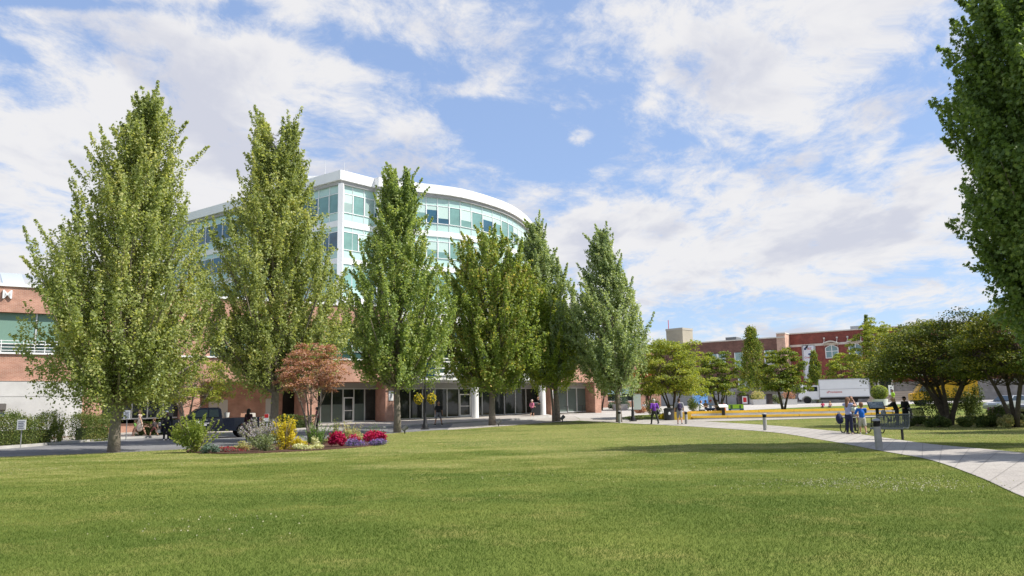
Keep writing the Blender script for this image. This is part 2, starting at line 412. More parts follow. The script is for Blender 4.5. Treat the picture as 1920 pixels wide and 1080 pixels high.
# far pavement along the building, raised by a kerb
AL = math.atan(.66); CA, SA = math.cos(AL), math.sin(AL)
def S(px):
    t = (px-960)/F_PX; return 77*t/(1-.66*t)/CA
def FW(s, n=0.0, z=0.0):          # facade frame -> world
    return Vector((s*CA-n*SA, 77+s*SA+n*CA, z))
def FR(p, parent=None): return p
kf_mid = [p for p in kf if p.x > G(150, 828).x]
back = [FW(S(1046), 4), FW(S(640), 4), FW(S(195), 4), FW(S(158), -.5)]
slab('pavement', [Vector(p[:2]) for p in kf_mid]+[Vector(p[:2]) for p in back], M_conc, .12, .14)
slab('kerb', ribbon(kf, -.18), M_kerb, .135, .15)
bedl = [p for p in kf if p.x <= G(150, 828).x]
slab('planting_strip', [Vector(p[:2]) for p in bedl]+[Vector(FW(S(157), -.3)[:2]), Vector(FW(S(-420), -.3)[:2])], M_mulch, .09, .1)
# plaza beyond, right of the building
slab('plaza', [G(1038, 782), G(1075, 779), G(1092, 788), G(1161, 785.5), G(1172, 781.5), G(1195, 778.5), G(1240, 776.6), G(1290, 773.2), G(1400, 769), G(1500, 764), G(1640, 758.5), G(1760, 757.0), G(1930, 751), Vector((200, 100)), Vector((200, 190)), Vector((-5, 190)), FW(S(1121), 30), FW(S(1120), .3), FW(S(1046), 4)], M_plaza, .008)
# the path winding through the lawns
near_edge = [G(2300, 1075), G(2050, 975), G(1920, 933), G(1830, 893), G(1740, 862), G(1650, 845.5), G(1540, 825), G(1435, 809.5), G(1290, 799.5), G(1161, 793), G(1088, 789)]
far_edge = [G(2300, 905), G(2050, 866), G(1920, 850), G(1830, 841), G(1740, 832.5), G(1650, 820), G(1560, 808), G(1440, 797.5), G(1300, 789.5), G(1161, 785.5), G(1088, 784)]
slab('footpath', smooth_line(near_edge)+smooth_line(far_edge)[::-1], M_conc, .014)
slab('side_path', smooth_line([G(1240, 790), G(1330, 790.4), G(1470, 786.6), G(1600, 782.5), G(1712, 778)])+smooth_line([G(1712, 775), G(1600, 777.5), G(1470, 780.6), G(1330, 786), G(1262, 788)]), M_conc, .018)

pj = MB(); NE, FE = smooth_line(near_edge, 8), smooth_line(far_edge, 8)
def cum(l):
    s = [0]
    for p, q in zip(l[:-1], l[1:]): s.append(s[-1]+(q-p).length)
    return s
def at_s(l, s, t):
    x = float(np.interp(t, s, [p.x for p in l])); y = float(np.interp(t, s, [p.y for p in l])); return Vector((x, y))
s1, s2 = cum(NE), cum(FE); k = int(s1[-1]/1.6)
for i in range(1, k):
    p, q = at_s(NE, s1, s1[-1]*i/k), at_s(FE, s2, s2[-1]*i/k); dn = (q-p).normalized(); w = Vector((-dn.y, dn.x))*.010
    seg = 6; L_ = [p.lerp(q, j/seg) for j in range(seg+1)]
    for u_, v_ in zip(L_[:-1], L_[1:]): pj.add([(u_.x-w.x, u_.y-w.y, gz(u_.y)+.019), (v_.x-w.x, v_.y-w.y, gz(v_.y)+.019), (v_.x+w.x, v_.y+w.y, gz(v_.y)+.019), (u_.x+w.x, u_.y+w.y, gz(u_.y)+.019)], [(0, 1, 2, 3)])
tag(pj.build('footpath_joints', mat('joint_dark', (.22, .205, .19), .9)), kind='structure')
# ---- grass blades: dense near the camera, thinner and broader away from it
def in_poly(P, poly):
    x, y = P[:, 0], P[:, 1]; c = np.zeros(len(P), bool); n = len(poly)
    for i in range(n):
        x0, y0 = poly[i][0], poly[i][1]; x1, y1 = poly[(i+1) % n][0], poly[(i+1) % n][1]
        k = ((y0 > y) != (y1 > y)) & (x < (x1-x0)*(y-y0)/((y1-y0) or 1e-9)+x0); c ^= k
    return c
path_poly = smooth_line(near_edge)+smooth_line(far_edge)[::-1]; road_poly = le+kf[::-1]
def grass_blades(name, y0, y1, dens, h, w, seed, m, ramps=(0, 0)):
    rng = np.random.default_rng(seed); A = 0; n = int(dens*(y1-y0)*(y0+y1)*.70)
    y = np.sqrt(rng.uniform(y0*y0, y1*y1, n)); x = rng.uniform(-.70, .70, n)*y; P = np.stack([x, y], 1)
    lo, hi = ramps; pk = np.clip((P[:, 1]-y0)/max(lo, .01), 0, 1)*np.clip((y1-P[:, 1])/max(hi, .01), 0, 1); P = P[rng.random(len(P)) < pk]
    P = P[~in_poly(P, path_poly) & ~in_poly(P, road_poly)]; P = P[P[:, 0] < 60]; P = P[~in_poly(P, BED_POLY)]
    le_y = np.interp(P[:, 0], [p.x for p in le], [p.y for p in le]); P = P[P[:, 1] < np.where(P[:, 0] > le[-1].x, 64, le_y)]
    n = len(P); z = np.interp(P[:, 1], GY, GZ)
    a = rng.uniform(0, 2*math.pi, n); hh = h*rng.uniform(.45, 1.35, n); lean = rng.normal(size=(n, 2))*.75*hh[:, None]; wd = w*rng.uniform(.6, 1.4, n)
    B = np.stack([P[:, 0], P[:, 1], z], 1); dx = np.stack([np.cos(a)*wd, np.sin(a)*wd, 0*a], 1)
    T = B+np.stack([lean[:, 0], lean[:, 1], hh], 1); V = np.stack([B-dx, B+dx, T], 1).reshape(-1, 3)
    return np_mesh(name, V, np.arange(3*n).reshape(n, 3), m)
def grass_mat():
    m = bpy.data.materials.new('grass_blade'); m.use_nodes = True; nt = m.node_tree; N = nt.nodes; L = nt.links; N.remove(N['Principled BSDF']); out = N['Material Output']
    tc = N.new('ShaderNodeTexCoord'); geo = N.new('ShaderNodeNewGeometry')
    def noi(s, d, sc=(1, 1, 1), r=.6):
        mp = N.new('ShaderNodeMapping'); mp.inputs['Scale'].default_value = sc; L.new(tc.outputs['Object'], mp.inputs[0])
        n = N.new('ShaderNodeTexNoise'); n.inputs['Scale'].default_value = s; n.inputs['Detail'].default_value = d; n.inputs['Roughness'].default_value = r; L.new(mp.outputs[0], n.inputs['Vector']); return n.outputs['Fac']
    def ma(op, a, b):
        n = N.new('ShaderNodeMath'); n.operation = op
        for i, q in enumerate((a, b)):
            if isinstance(q, (int, float)): n.inputs[i].default_value = q
            else: L.new(q, n.inputs[i])
        return n.outputs[0]
    sy = N.new('ShaderNodeSeparateXYZ'); L.new(tc.outputs['Object'], sy.inputs[0])
    # drier turf out towards the road, lusher turf where the camera stands; patches and single blades differ too
    dry = N.new('ShaderNodeMapRange'); L.new(sy.outputs[1], dry.inputs[0]); dry.inputs[1].default_value = 8; dry.inputs[2].default_value = 36; dry.inputs[3].default_value = -.25; dry.inputs[4].default_value = .25
    f = ma('ADD', ma('ADD', ma('MULTIPLY', noi(.20, 6, (1, 1.6, 1)), 1.25), ma('MULTIPLY', noi(1.3, 6, (1, 1.5, 1), r=.75), .50)), ma('ADD', ma('MULTIPLY', geo.outputs['Random Per Island'], .22), ma('SUBTRACT', dry.outputs[0], .13)))
    ramp = N.new('ShaderNodeValToRGB'); L.new(f, ramp.inputs[0]); e = ramp.color_ramp.elements
    e[0].position = .55; e[0].color = (.055, .098, .014, 1); e[1].position = 1.20; e[1].color = (.50, .44, .20, 1)
    for p, c in ((.74, (.124, .168, .032)), (.93, (.265, .275, .072))): k = ramp.color_ramp.elements.new(p); k.color = (*c, 1)
    d = N.new('ShaderNodeBsdfPrincipled'); L.new(ramp.outputs[0], d.inputs['Base Color']); d.inputs['Roughness'].default_value = .7; d.inputs['Specular IOR Level'].default_value = .08
    t = N.new('ShaderNodeBsdfTranslucent'); L.new(ramp.outputs[0], t.inputs[0]); mx = N.new('ShaderNodeMixShader'); mx.inputs[0].default_value = .3
    L.new(d.outputs[0], mx.inputs[1]); L.new(t.outputs[0], mx.inputs[2]); L.new(mx.outputs[0], out.inputs[0]); return m
bed_c = [G(352, 849), G(430, 851.5), G(530, 848), G(620, 843), G(700, 836), G(724, 830), G(715, 822), G(640, 826), G(520, 832), G(420, 840), G(355, 844)]
BED_POLY = smooth_line(bed_c+[bed_c[0]], 4)[:-1]
M_grass = grass_mat()
tag(grass_blades('grass', 5.5, 16, 3300, .028, .0021, 1, M_grass, (0, 6.5)), kind='stuff', label='short green lawn grass in the near foreground', cat='grass')
tag(grass_blades('grass', 9.5, 32, 1350, .024, .0032, 2, M_grass, (6.5, 12)), kind='stuff', label='sunlit lawn grass across the middle of the park', cat='grass')
tag(grass_blades('grass', 20, 64, 210, .022, .0075, 3, M_grass, (12, 0)), kind='stuff', label='yellowish dry lawn grass out by the road and path', cat='grass')
slab('flower_bed_soil', BED_POLY, M_mulch, .03, .03)
# clover flowers
def clover(name, spots, label):
    rng = np.random.default_rng(9); V = []; 
    for (px, py, hw, hd, n) in spots:
        c = G(px, py); q = rng.normal(size=(n, 2))*[hw, hd]+[c.x, c.y]; V.append(q)
    Q = np.concatenate(V); P = np.stack([Q[:, 0], Q[:, 1], np.interp(Q[:, 1], GY, GZ)+.045+rng.uniform(-.01, .02, len(Q))], 1)
    A, Fq = leaves(P, .022, rng, 'diamond', up=.4); B, F2 = leaves(P+rng.normal(size=P.shape)*.003, .022, rng, 'diamond', up=.2)
    o = np_mesh(name, np.concatenate([A, B]), np.concatenate([Fq, F2+len(A)]), mat('clover_white', (.42, .40, .27), .8, .2, 30)); tag(o, label, 'flowers', kind='stuff')
clover('clover_flowers', [(1640, 912, 1.1, .45, 420), (1580, 905, .7, .3, 120), (1700, 921, .5, .3, 90), (1555, 872, .8, .4, 60), (420, 975, .6, .3, 26), (340, 1000, .8, .35, 26), (1150, 850, 2, .8, 60), (1400, 858, 2.2, .8, 120), (330, 870, 3, 1, 120), (1000, 900, 2, 1.5, 40), (1300, 880, 1.5, .8, 50), (0, 885, 2, .7, 40)], 'scattered white clover blossoms in the lawn')

# ================================================================ brick podium building
B_ = brick_mat('orange_brick', (.50, .255, .175), (.42, .195, .13), (.56, .46, .39))
M_white = mat('white_panel', (.80, .80, .80), .35, .04, .4, spec=.5)
M_alum = mat('pale_aluminium', (.62, .63, .63), .35, metal=.3)
M_concw = mat('poured_concrete', (.55, .545, .53), .85, .10, .7, .15, 12)
M_dark = mat('dark_void', (.02, .02, .02), .7)
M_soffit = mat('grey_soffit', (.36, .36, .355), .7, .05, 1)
M_black = mat('black_metal', (.015, .015, .016), .4)
def glass_mat(name, col, rough=.06, var=.15, vs=.4, spec=.9):
    m = mat(name, col, rough, var, vs, spec=spec); return m
M_gl_dark = glass_mat('shop_glass', (.028, .036, .034), .04, .5, .8, .55)
M_gl_grey = glass_mat('frosted_glass', (.11, .14, .125), .25, .12, .5, .5)
M_gl_teal = glass_mat('teal_glass', (.035, .075, .07), .06, .4, .35)
podium = thing('brick_building', 'long brick building with glazed ground floor behind the row of trees', 'building', FW(0), AL)
z0 = -.3
PAR = 10.6
def fbx(mb, a, b, y0, y1, za, zb): mb.bx(a, b, y0, y1, za, zb)
sL, sE = S(-330), S(1121)
w = MB()      # brick: upper band, parapet, piers
fbx(w, sL, S(735), 0, 12, 4.05, 5.9)
fbx(w, sL, S(740), 0, 12, 8.8, PAR)
fbx(w, S(1028), sE, 0, 12, 4.05, 8.3)
for a, b in ((-120, -40), (157, 195), (345, 376), (553+12, 595), (713+8, 740)):
    fbx(w, S(a)-.6, S(b)+.6, .02, 6, 5.9, 8.8)
for a, b in ((157, 195), (345, 376)): fbx(w, S(a), S(b), 0, 4.5, z0, 4.05)
fbx(w, S(573), S(595), 0, 3.0, z0, 4.05); fbx(w, S(721), S(740), 0, 2.2, z0, 4.05)
fbx(w, S(1028), S(1040), 0, 2.0, z0, 4.05); fbx(w, S(1110), sE, 0, 3.0, z0, 4.05)
fbx(w, S(376), S(553), 3.4, 5, z0, 4.05)           # wall at the back of the recess
fbx(w, S(195), S(345), 1.9, 5, z0, .95)            # dwarf wall under the far left windows
w.build('brick_wall', B_, podium)
m = MB(); fbx(m, sL-.1, S(740)+.1, -.10, 12, PAR, PAR+.22); fbx(m, S(1028)-.1, sE+.1, -.1, 12, 8.3, 8.5); m.build('coping', M_white, podium)
m = MB(); fbx(m, sL, S(740), -.12, .3, 5.9, 6.02); m.build('window_sill', M_white, podium)
m = MB(); fbx(m, sL, S(157), -.15, 3, z0, 2.95); fbx(m, sL, S(157), -.15, 3, 2.99, 4.0); fbx(m, sL, S(157), -.12, 3, 2.9, 3.05); m.build('concrete_wall', M_concw, podium)
m = MB(); fbx(m, sL-.0, sE-.1, .4, 11.8, PAR-.6, PAR-.4) ; m.build('flat_roof', mat('roof_gravel', (.3, .3, .3), .9), podium)
# upper row of windows
ups = [(-300, -120), (-40, 157), (195, 345), (376, 565), (595, 721)]
for a, b in ups:
    s0, s1 = S(a)+.6, S(b)-.6; n = max(2, int((s1-s0)/2.3)); st = (s1-s0)/n
    for i in range(n):
        g = MB(); g.bx(s0+i*st, s0+(i+1)*st, .35, .42, 6.02, 8.8); wn = g.build('window', M_gl_teal, podium)
        f = MB(); x = s0+i*st; f.bx(x-.05, x+.05, .26, .36, 6.02, 8.8); f.bx(x+.05, x+st-.05, .28, .35, 6.62, 6.68); f.build('frame', M_alum, wn)
        bl = MB(); d = random.Random(i*7+int(a)).choice((1.9, 1.9, 1.2, 2.1)); bl.bx(x+.08, x+st-.05, .32, .345, 8.78-d, 8.78); bl.build('blind', mat('pale_green_blind', (.17, .29, .235), .6), wn)
r = MB()
for k in range(4): r.tube([(sL, -.05, 6.15+k*.22), (S(140), -.05, 6.15+k*.22)], .025, 6)
x = sL
while x < S(140): r.tube([(x, -.05, 6.02), (x, -.05, 6.86)], .03, 6); x += 1.3
r.build('balcony_railing', M_white, podium)
# shopfronts: glass panes with mullions
def shopfront(s0, s1, y, n, door=None, panel=.0, zb=.0, trans=True, mg=None):
    st = (s1-s0)/n; zt = 3.55
    for i in range(n):
        x = s0+i*st; zg = gz(FW(x, y).y)+.12+zb
        g = MB(); g.bx(x, x+st, y, y+.05, zg, zt); p = g.build('shop_window', mg or M_gl_dark, podium)
        f = MB(); f.bx(x-.045, x+.045, y-.09, y-.002, zg, zt); f.bx(x+.045, x+st-.045, y-.07, y-.002, zg, zg+.10); f.bx(x+.045, x+st-.045, y-.07, y-.002, zt-.08, zt); f.build('frame', M_alum, p)
        if panel and i != door:
            f = MB(); f.bx(x+.05, x+st-.05, y-.03, y-.003, zg+.1, zg+panel); f.build('frosted_panel', M_gl_grey, p)
        if door == i:
            d = MB()
            for a, b in ((x+.05, x+.14), (x+st-.14, x+st-.05)): d.bx(a, b, y-.13, y-.095, zg, zg+2.2)
            d.bx(x+.14, x+st-.14, y-.13, y-.095, zg+2.1, zg+2.2); d.bx(x+.14, x+st-.14, y-.13, y-.095, zg, zg+.2); d.bx(x+.14, x+st-.14, y-.16, y-.095, zg+1.0, zg+1.07)
            d.build('glass_door', M_white, podium)
shopfront(S(195), S(345), 1.9, 5, zb=.95)
shopfront(S(595), S(700), 2.2, 5, 3, panel=1.6); shopfront(S(700)+.0, S(721), 2.2, 1)
shopfront(S(740), S(1028), 2.6, 13, 6)
shopfront(S(1040), S(1110), 1.6, 4, mg=M_gl_grey)
m = MB()
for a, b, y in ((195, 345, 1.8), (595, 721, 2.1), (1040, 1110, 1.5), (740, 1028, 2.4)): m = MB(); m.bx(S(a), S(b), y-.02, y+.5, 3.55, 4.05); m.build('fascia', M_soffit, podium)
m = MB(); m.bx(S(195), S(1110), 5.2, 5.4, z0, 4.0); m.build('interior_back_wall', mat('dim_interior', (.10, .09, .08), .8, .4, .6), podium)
# recess doors
for a, b in ((410, 448), (520, 540)):
    n = 2 if a == 410 else 1; st = (S(b)-S(a))/n
    for i in range(n):
        d = MB(); x = S(a)+i*st; zg = gz(FW(x, 3.3).y)+.12; d.bx(x+.02, x+st-.02, 3.33, 3.4, zg, zg+2.25); dd = d.build('door', mat('white_door', (.55, .54, .50), .6), podium)
        h = MB(); h.box((x+(st-.15 if i == 0 else .15), 3.31, zg+1.15), (.10, .04, .2)); h.build('handle', M_black, dd)
# centre block with white bands over the entrance
m = MB(); a, b = S(740), S(1028)
m.bx(a, b, -.5, 6, 4.05, 4.85); m.bx(a, b, -.2, 6, 6.9, 7.3); m.bx(a, b, .2, 6, 9.3, 10.4); m.bx(a, b, -.75, -.5, 4.2, 4.7); m.build('entrance_canopy', M_white, podium)
m = MB()
for k in range(4): m.bx(a, b, -1.2+.1*k, -1.15+.1*k, 5.2+k*.3, 5.3+k*.3)
for k in range(10): x = a+(b-a)*k/9.; m.bx(x-.04, x+.04, -1.1, -.1, 5.1, 5.14); m.bx(x-.04, x+.04, -1.1, -1.0, 4.85, 6.3)
m.build('sun_louvre', M_white, podium)
n = 12; st = (b-a)/n
for i in range(n):
    g = MB(); g.bx(a+i*st, a+(i+1)*st, .5, .6, 4.85, 6.9); g.bx(a+i*st, a+(i+1)*st, .5, .6, 7.3, 9.3); p = g.build('window', M_gl_teal, podium)
    f = MB(); f.bx(a+i*st-.05, a+i*st+.05, .38, .5, 4.85, 6.9); f.bx(a+i*st-.05, a+i*st+.05, .38, .5, 7.3, 9.3); f.build('frame', M_white, p)
for px in (878, 1001):
    c = FW(S(px), 0); s = S(px); zg = gz(FW(s, -.9).y)
    m = MB(); m.cyl((s, -.9 if px == 878 else -1.0, zg), .34, 4.05-zg+.3, 28); m.build('column', M_white, podium, smooth=True)
# sign letters on the parapet, number plates, wall lamp and blue signs
def on_facade(txt, px, z, size, name='sign_letter'):
    text_mesh(txt, size, name, M_white, podium, (S(px), -.08, z), (math.pi/2, 0, 0), .06)
for t, px, z, sz in (('M', 2, 10.0, .85), ('R', 237, 9.95, .7)): on_facade(t, px, z, sz)
for px in (731, 1034):
    m = MB(); m.bx(S(px)-.22, S(px)+.22, -.05, -.003, 2.0+.4, 2.85+.4); q = m.build('notice_plate', M_white, podium)
    m = MB(); m.tube([(S(px), -.055, 2.95), (S(px), -.055, 2.70)], .06, 6); m.build('pictogram', mat('sign_grey', (.25, .25, .25)), q)
m = MB(); m.bx(S(1), S(16), -.75, -.15, 2.05, 2.5); m.build('wall_lamp', mat('brown_grey_metal', (.13, .12, .11), .6), podium, bevel=.03)
for a, b in ((-10, 4.2), (4.9, 14)):
    m = MB(); m.bx(S(a), S(b), -.20, -.152, 1.55, 1.86); q = m.build('parking_sign', mat('sign_blue', (.01, .08, .42), .5), podium)
    m = MB(); c = (S(a)+S(b))/2; m.box((c-.1, -.205, 1.72), (.10, .004, .12)); m.box((c+.12, -.205, 1.66), (.22, .004, .03)); m.build('white_symbol', M_white, q)
m = MB(); m.prism([(0, PAR+.2), (1.3, PAR+.2), (1.0, PAR+1.1), (-.3, PAR+1.1)], 1.0, 3.0); q = m.build('rooflight', mat('pale_roof_glass', (.5, .55, .6), .2), podium, loc=(S(-6), 0, 0))
m = MB(); m.bx(S(22)-.2, S(26), 1.4, 3.0, PAR+.2, PAR+.95); m.build('roof_duct', mat('duct_grey', (.25, .27, .28), .5), podium)

# ================================================================ glass tower on top
tower = thing('glass_building', 'tall curved glass office building with white roof band above the trees', 'building', (-18, 90, 9))
RT = 27.4
pl = [(345, 405), (640, 322)]; A0, A1 = atz(345, 405, RT), atz(640, 322, RT)
dL = (A0-A1); A0 = A1+dL*1.12
pts = [A0, A1, atz(703, 338, RT), atz(713, 335, RT)]
crv = smooth_line([atz(x, y, RT) for x, y in ((713, 335), (779, 344.6), (862, 356), (938, 379), (976, 401.7), (995, 422.6))], 4)
OUT = [Vector(p[:2]) for p in pts]+[Vector(p[:2]) for p in crv[1:]]
bk = OUT[-1]; OUT += [bk+Vector((0.6, 9))]
closing = [OUT[-1]+Vector((-14, 12)), OUT[0]+Vector((8, 12))]
def ring(name, off, za, zb, m, parent=tower, base=(-18, 90, 9)):
    """solid storey band following the plan, moved outward by off"""
    O = OUT; P = []
    for i, p in enumerate(O):
        a = (O[i]-O[i-1]).normalized() if i else (O[1]-O[0]).normalized(); b = (O[i+1]-O[i]).normalized() if i < len(O)-1 else a
        n = Vector(((a+b).y, -(a+b).x)).normalized(); k = 1/max(.5, n.dot(Vector((a.y, -a.x)))); P.append(p+n*off*k)
    P += closing; mb = MB(); mb.prism([(q.x-base[0], q.y-base[1]) for q in P], za-base[2], zb-base[2], 'xy'); return mb.build(name, m, parent)
M_span = glass_mat('pale_spandrel_glass', (.42, .60, .55), .15, .08, .3)
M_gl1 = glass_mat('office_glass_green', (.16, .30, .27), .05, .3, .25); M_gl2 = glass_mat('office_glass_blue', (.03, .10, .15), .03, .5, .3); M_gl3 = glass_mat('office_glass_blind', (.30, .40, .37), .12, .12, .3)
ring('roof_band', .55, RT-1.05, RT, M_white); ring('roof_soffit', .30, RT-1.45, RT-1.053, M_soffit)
ring('core', 0, 9, RT-1.45, M_span)
zt = RT-1.45
def walk(edges, fn):
    for a, b in edges: fn(a, b)
segs = [(OUT[i], OUT[i+1]) for i in range(len(OUT)-1)]
def wall_panels(z_lo, z_hi, mats, step, name='window', maxn=60, mull=True, seed=0):
    rnd = random.Random(seed); k = 0
    for (a, b) in segs:
        L_ = (b-a).length; n = max(1, round(L_/step)); t = (b-a)/L_; nn = Vector((t.y, -t.x)); ang = math.atan2(t.y, t.x)
        if (b-a).length < .4: continue
        for i in range(n):
            if k >= maxn: return
            x0 = i*L_/n; w_ = L_/n; org = a+t*x0
            o = MB(); o.bx(.04, w_-.04, -.05, .02, 0, z_hi-z_lo); mm = rnd.choice(mats)
            left = segs.index((a, b)) == 0
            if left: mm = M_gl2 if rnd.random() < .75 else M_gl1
            p = o.build(name, mm, tower); p.location = (org.x+18, org.y-90, z_lo-9); p.rotation_euler = (0, 0, ang)
            if mm is M_gl3 and rnd.random() < .0: pass
            if rnd.random() < .55 and not left:
                h = (z_hi-z_lo)*rnd.uniform(.25, .75); o = MB(); o.bx(.06, w_-.06, -.056, -.051, h, z_hi-z_lo-.02); q = o.build('blind', mat('pale_blind', (.46, .60, .56), .5), p)
            o = MB(); o.bx(-.05, .05, -.13, -.03, -.02, z_hi-z_lo+.02); o.bx(.05, w_-.05, -.10, -.03, -.06, 0); o.bx(.05, w_-.05, -.10, -.03, z_hi-z_lo, z_hi-z_lo+.06); o.build('frame', M_white, p); k += 1
wall_panels(zt-3.0, zt-.95, (M_gl1, M_gl3, M_gl2, M_gl1), 1.75, seed=3)
ring('white_band', .12, zt-4.6, zt-3.95, M_white)
wall_panels(zt-7.1, zt-5.2, (M_gl1, M_gl3, M_gl1), 2.6, seed=5, maxn=38)
ring('white_band', .12, zt-8.7, zt-8.1, M_white); ring('glass_band', .03, zt-11.2, zt-9.3, M_gl1); ring('white_band', .12, zt-12.9, zt-12.3, M_white); ring('glass_band', .03, zt-15.4, zt-13.5, M_gl1)
o = MB()
for (a, b) in segs:      # thin joints of the cladding
    L_ = (b-a).length
    if L_ < .4: continue
    n = max(1, round(L_/1.75)); t = (b-a)/L_; nn = Vector((t.y, -t.x))
    for i in range(n):
        p = a+t*(i*L_/n)+nn*.03; o.box((p.x+18, p.y-90, (zt-9)/2), (.07, .07, zt-9), None)
for z in (zt-.92, zt-3.02):
    pass
o.build('cladding_joint', M_white, tower)
cn = OUT[1]; o = MB(); o.box((cn.x+18+.05, cn.y-90-.15, 0+(RT-1.4-9)/2), (.55, .55, RT-1.4-9)); q = OUT[3]; o.box((q.x+18-.1, q.y-90-.05, (RT-1.4-9)/2), (.45, .4, RT-1.4-9)); o.build('corner_column', M_white, tower)
for px, py, ph in ((640, 322, 30), (603, 330, 42), (645, 322, 14)):
    b_ = atz(px, py, RT); o = MB(); hgt = ph/F_PX*b_.y*.95; o.tube([(b_.x+18, b_.y-90+1.5, RT-9), (b_.x+18, b_.y-90+1.5, RT-9+hgt)], [.05, .02], 6); o.build('antenna', M_alum, tower)
o = MB(); p_ = atz(612, 330, RT); o.bx(p_.x+18-8, p_.x+18+1.5, p_.y-90+5, p_.y-90+9, RT-9-.2, RT-9+1.6); o.build('plant_room', M_white, tower)

# ================================================================ right hand brick buildings
RA = math.atan2(-8, 11.9)
def RS(px):     # along the red facade: line through (50.7,143) direction (cos RA, sin RA)
    t = (px-960)/F_PX; c, s = math.cos(RA), math.sin(RA)
    return (50.7-t*143)/(t*s-c)
def RZ(px, py, off=0.0):
    d = ray(px, py); c, s = math.cos(RA), math.sin(RA); n = Vector((-s, c)); t = (n.dot(Vector((50.7, 143)))+off)/(n.x*d.x+n.y*d.y); return EYE+t*d.z-1.4
red_b = brick_mat('dark_red_brick', (.27, .065, .045), (.22, .05, .038), (.2, .12, .1), .4, .15)
brn_b = brick_mat('brown_brick', (.20, .095, .072), (.17, .08, .062), (.17, .12, .10), .4, .15)
stone = brick_mat('grey_stone_block', (.34, .31, .28), (.30, .27, .25), (.22, .2, .18), 1.6, .6)
pale = mat('pale_stone_trim', (.62, .56, .50), .8, .06, 1)
redb = thing('red_building', 'dark red brick building with arched windows and a tall banner', 'building', (50.7, 143, 1.4), RA)
x0, x1 = RS(1479), RS(2150); Hh = RZ(1500, 626)
m = MB(); m.bx(x0, x1, 0, 14, 3.3, Hh); m.build('wall', red_b, redb)
m = MB(); m.bx(x0, RS(1640), -.15, 14, -.5, 3.3); m.bx(RS(1662), x1, -.15, 14, -.5, 3.3); m.build('stone_base', stone, redb)
m = MB(); m.bx(x0, x1, -.12, .2, Hh-2.35, Hh-1.95); m.bx(x0, x1, -.2, 14, Hh, Hh+.2); m.build('stone_band', pale, redb)
m = MB(); m.bx(RS(1640), RS(1662), -.1, .05, -.5, 6.5); m.build('entrance_glass', M_gl_dark, redb)
m = MB(); m.bx(RS(1637), RS(1640), -.3, 0, -.5, 7); m.bx(RS(1662), RS(1665), -.3, 0, -.5, 7); m.build('entrance_frame', pale, redb)
def arched(px0, px1, zb, zt_):
    a, b = RS(px0), RS(px1); w_ = b-a; g = MB(); r = .45
    prof = [(a, zb), (b, zb)]+[(b-w_*k/10, zt_-r+r*math.sin(math.pi*k/10)) for k in range(11)]
    g.prism(prof, -.06, -.002); q = g.build('window', glass_mat('arched_window_glass', (.16, .26, .27), .1, .2, .6), redb)
    f = MB(); f.bx((a+b)/2-.06, (a+b)/2+.06, -.14, -.061, zb, zt_-.05); f.bx(a, b, -.13, -.061, zb+1.05, zb+1.17); f.bx(a-.08, a+.06, -.14, -.061, zb, zt_-r); f.bx(b-.06, b+.08, -.14, -.061, zb, zt_-r); f.bx(a-.08, b+.08, -.16, -.061, zb-.12, zb)
    f.tube([(b-w_*k/10, -.1, zt_-r+r*math.sin(math.pi*k/10)) for k in range(11)], .07, 6); f.build('window_frame', M_white, q)
    c = MB()    # curved canopy hung from two ties
    for k in range(12):
        u0, u1 = k/12, (k+1)/12; xa, xb = a-.3+(w_+.6)*u0, a-.3+(w_+.6)*u1; za, zb2 = zt_+.15+.42*math.sin(math.pi*u0), zt_+.15+.42*math.sin(math.pi*u1)
        c.add([(xa, -1.1, za), (xb, -1.1, zb2), (xb, -.1, zb2), (xa, -.1, za), (xa, -1.1, za+.2), (xb, -1.1, zb2+.2), (xb, -.1, zb2+.2), (xa, -.1, za+.2)], [(0, 1, 2, 3), (4, 5, 6, 7), (0, 1, 5, 4), (2, 3, 7, 6), (0, 3, 7, 4), (1, 2, 6, 5)])
    for xx in (a-.05, b+.05): c.tube([(xx, -1.0, zt_+.4), (xx-.05, -.1, Hh-1.25)], .06, 6); c.box((xx-.05, -.15, Hh-1.1), (.28, .3, .28)); c.tube([(xx, -1.0, zt_+.22), (xx, -.2, zt_-.15)], .05, 6)
    c.build('canopy', pale, redb)
za_, zb_ = RZ(1556, 670.5), RZ(1556, 647.5)
for a, b in ((1545, 1568), (1589, 1613), (1638, 1660), (1688, 1712)): arched(a, b, za_, zb_)
m = MB(); a, b = RS(1500.5), RS(1526); bt = RZ(1513, 648.5); m.bx(a, b, -.12, -.003, bt-6.3, bt+.2); m.build('banner_frame', mat('grey_frame', (.42, .43, .45), .5), redb)
m = MB(); m.bx(a+.3, b-.3, -.15, -.121, bt-6.1, bt); ban = m.build('banner', mat('banner_white', (.72, .75, .82), .6), redb)
Mbl, Mrd = mat('banner_ink_blue', (.05, .08, .2), .6), mat('banner_ink_red', (.5, .07, .07), .6)
m = MB(); m.bx(a+.4, a+.8, -.16, -.151, bt-.75, bt-.35); m.ball((a+1.35, -.18, bt-1.55), (.3, .03, .2)); m.tube([(a+1.5, -.17, bt-1.7), (a+1.8, -.17, bt-2.3), (a+1.95, -.17, bt-2.7)], .05, 5); m.ball((a+1.6, -.18, bt-5), (.35, .03, .25)); m.build('print', Mbl, ban)
text_mesh('BIZ', .5, 'lettering', Mrd, ban, (a+1.35, -.16, bt-.55), (math.pi/2, 0, 0), .005); text_mesh('Great', .5, 'lettering', Mrd, ban, (a+.95, -.16, bt-2.1), (math.pi/2, 0, 0), .005)
m = MB(); m.tube([(RS(1511), -.4, 10.05), (RS(1511), -.1, 10.3)], .12, 6); m.ball((RS(1510), -.5, 9.95), .2); m.build('flood_lamp', M_black, redb)
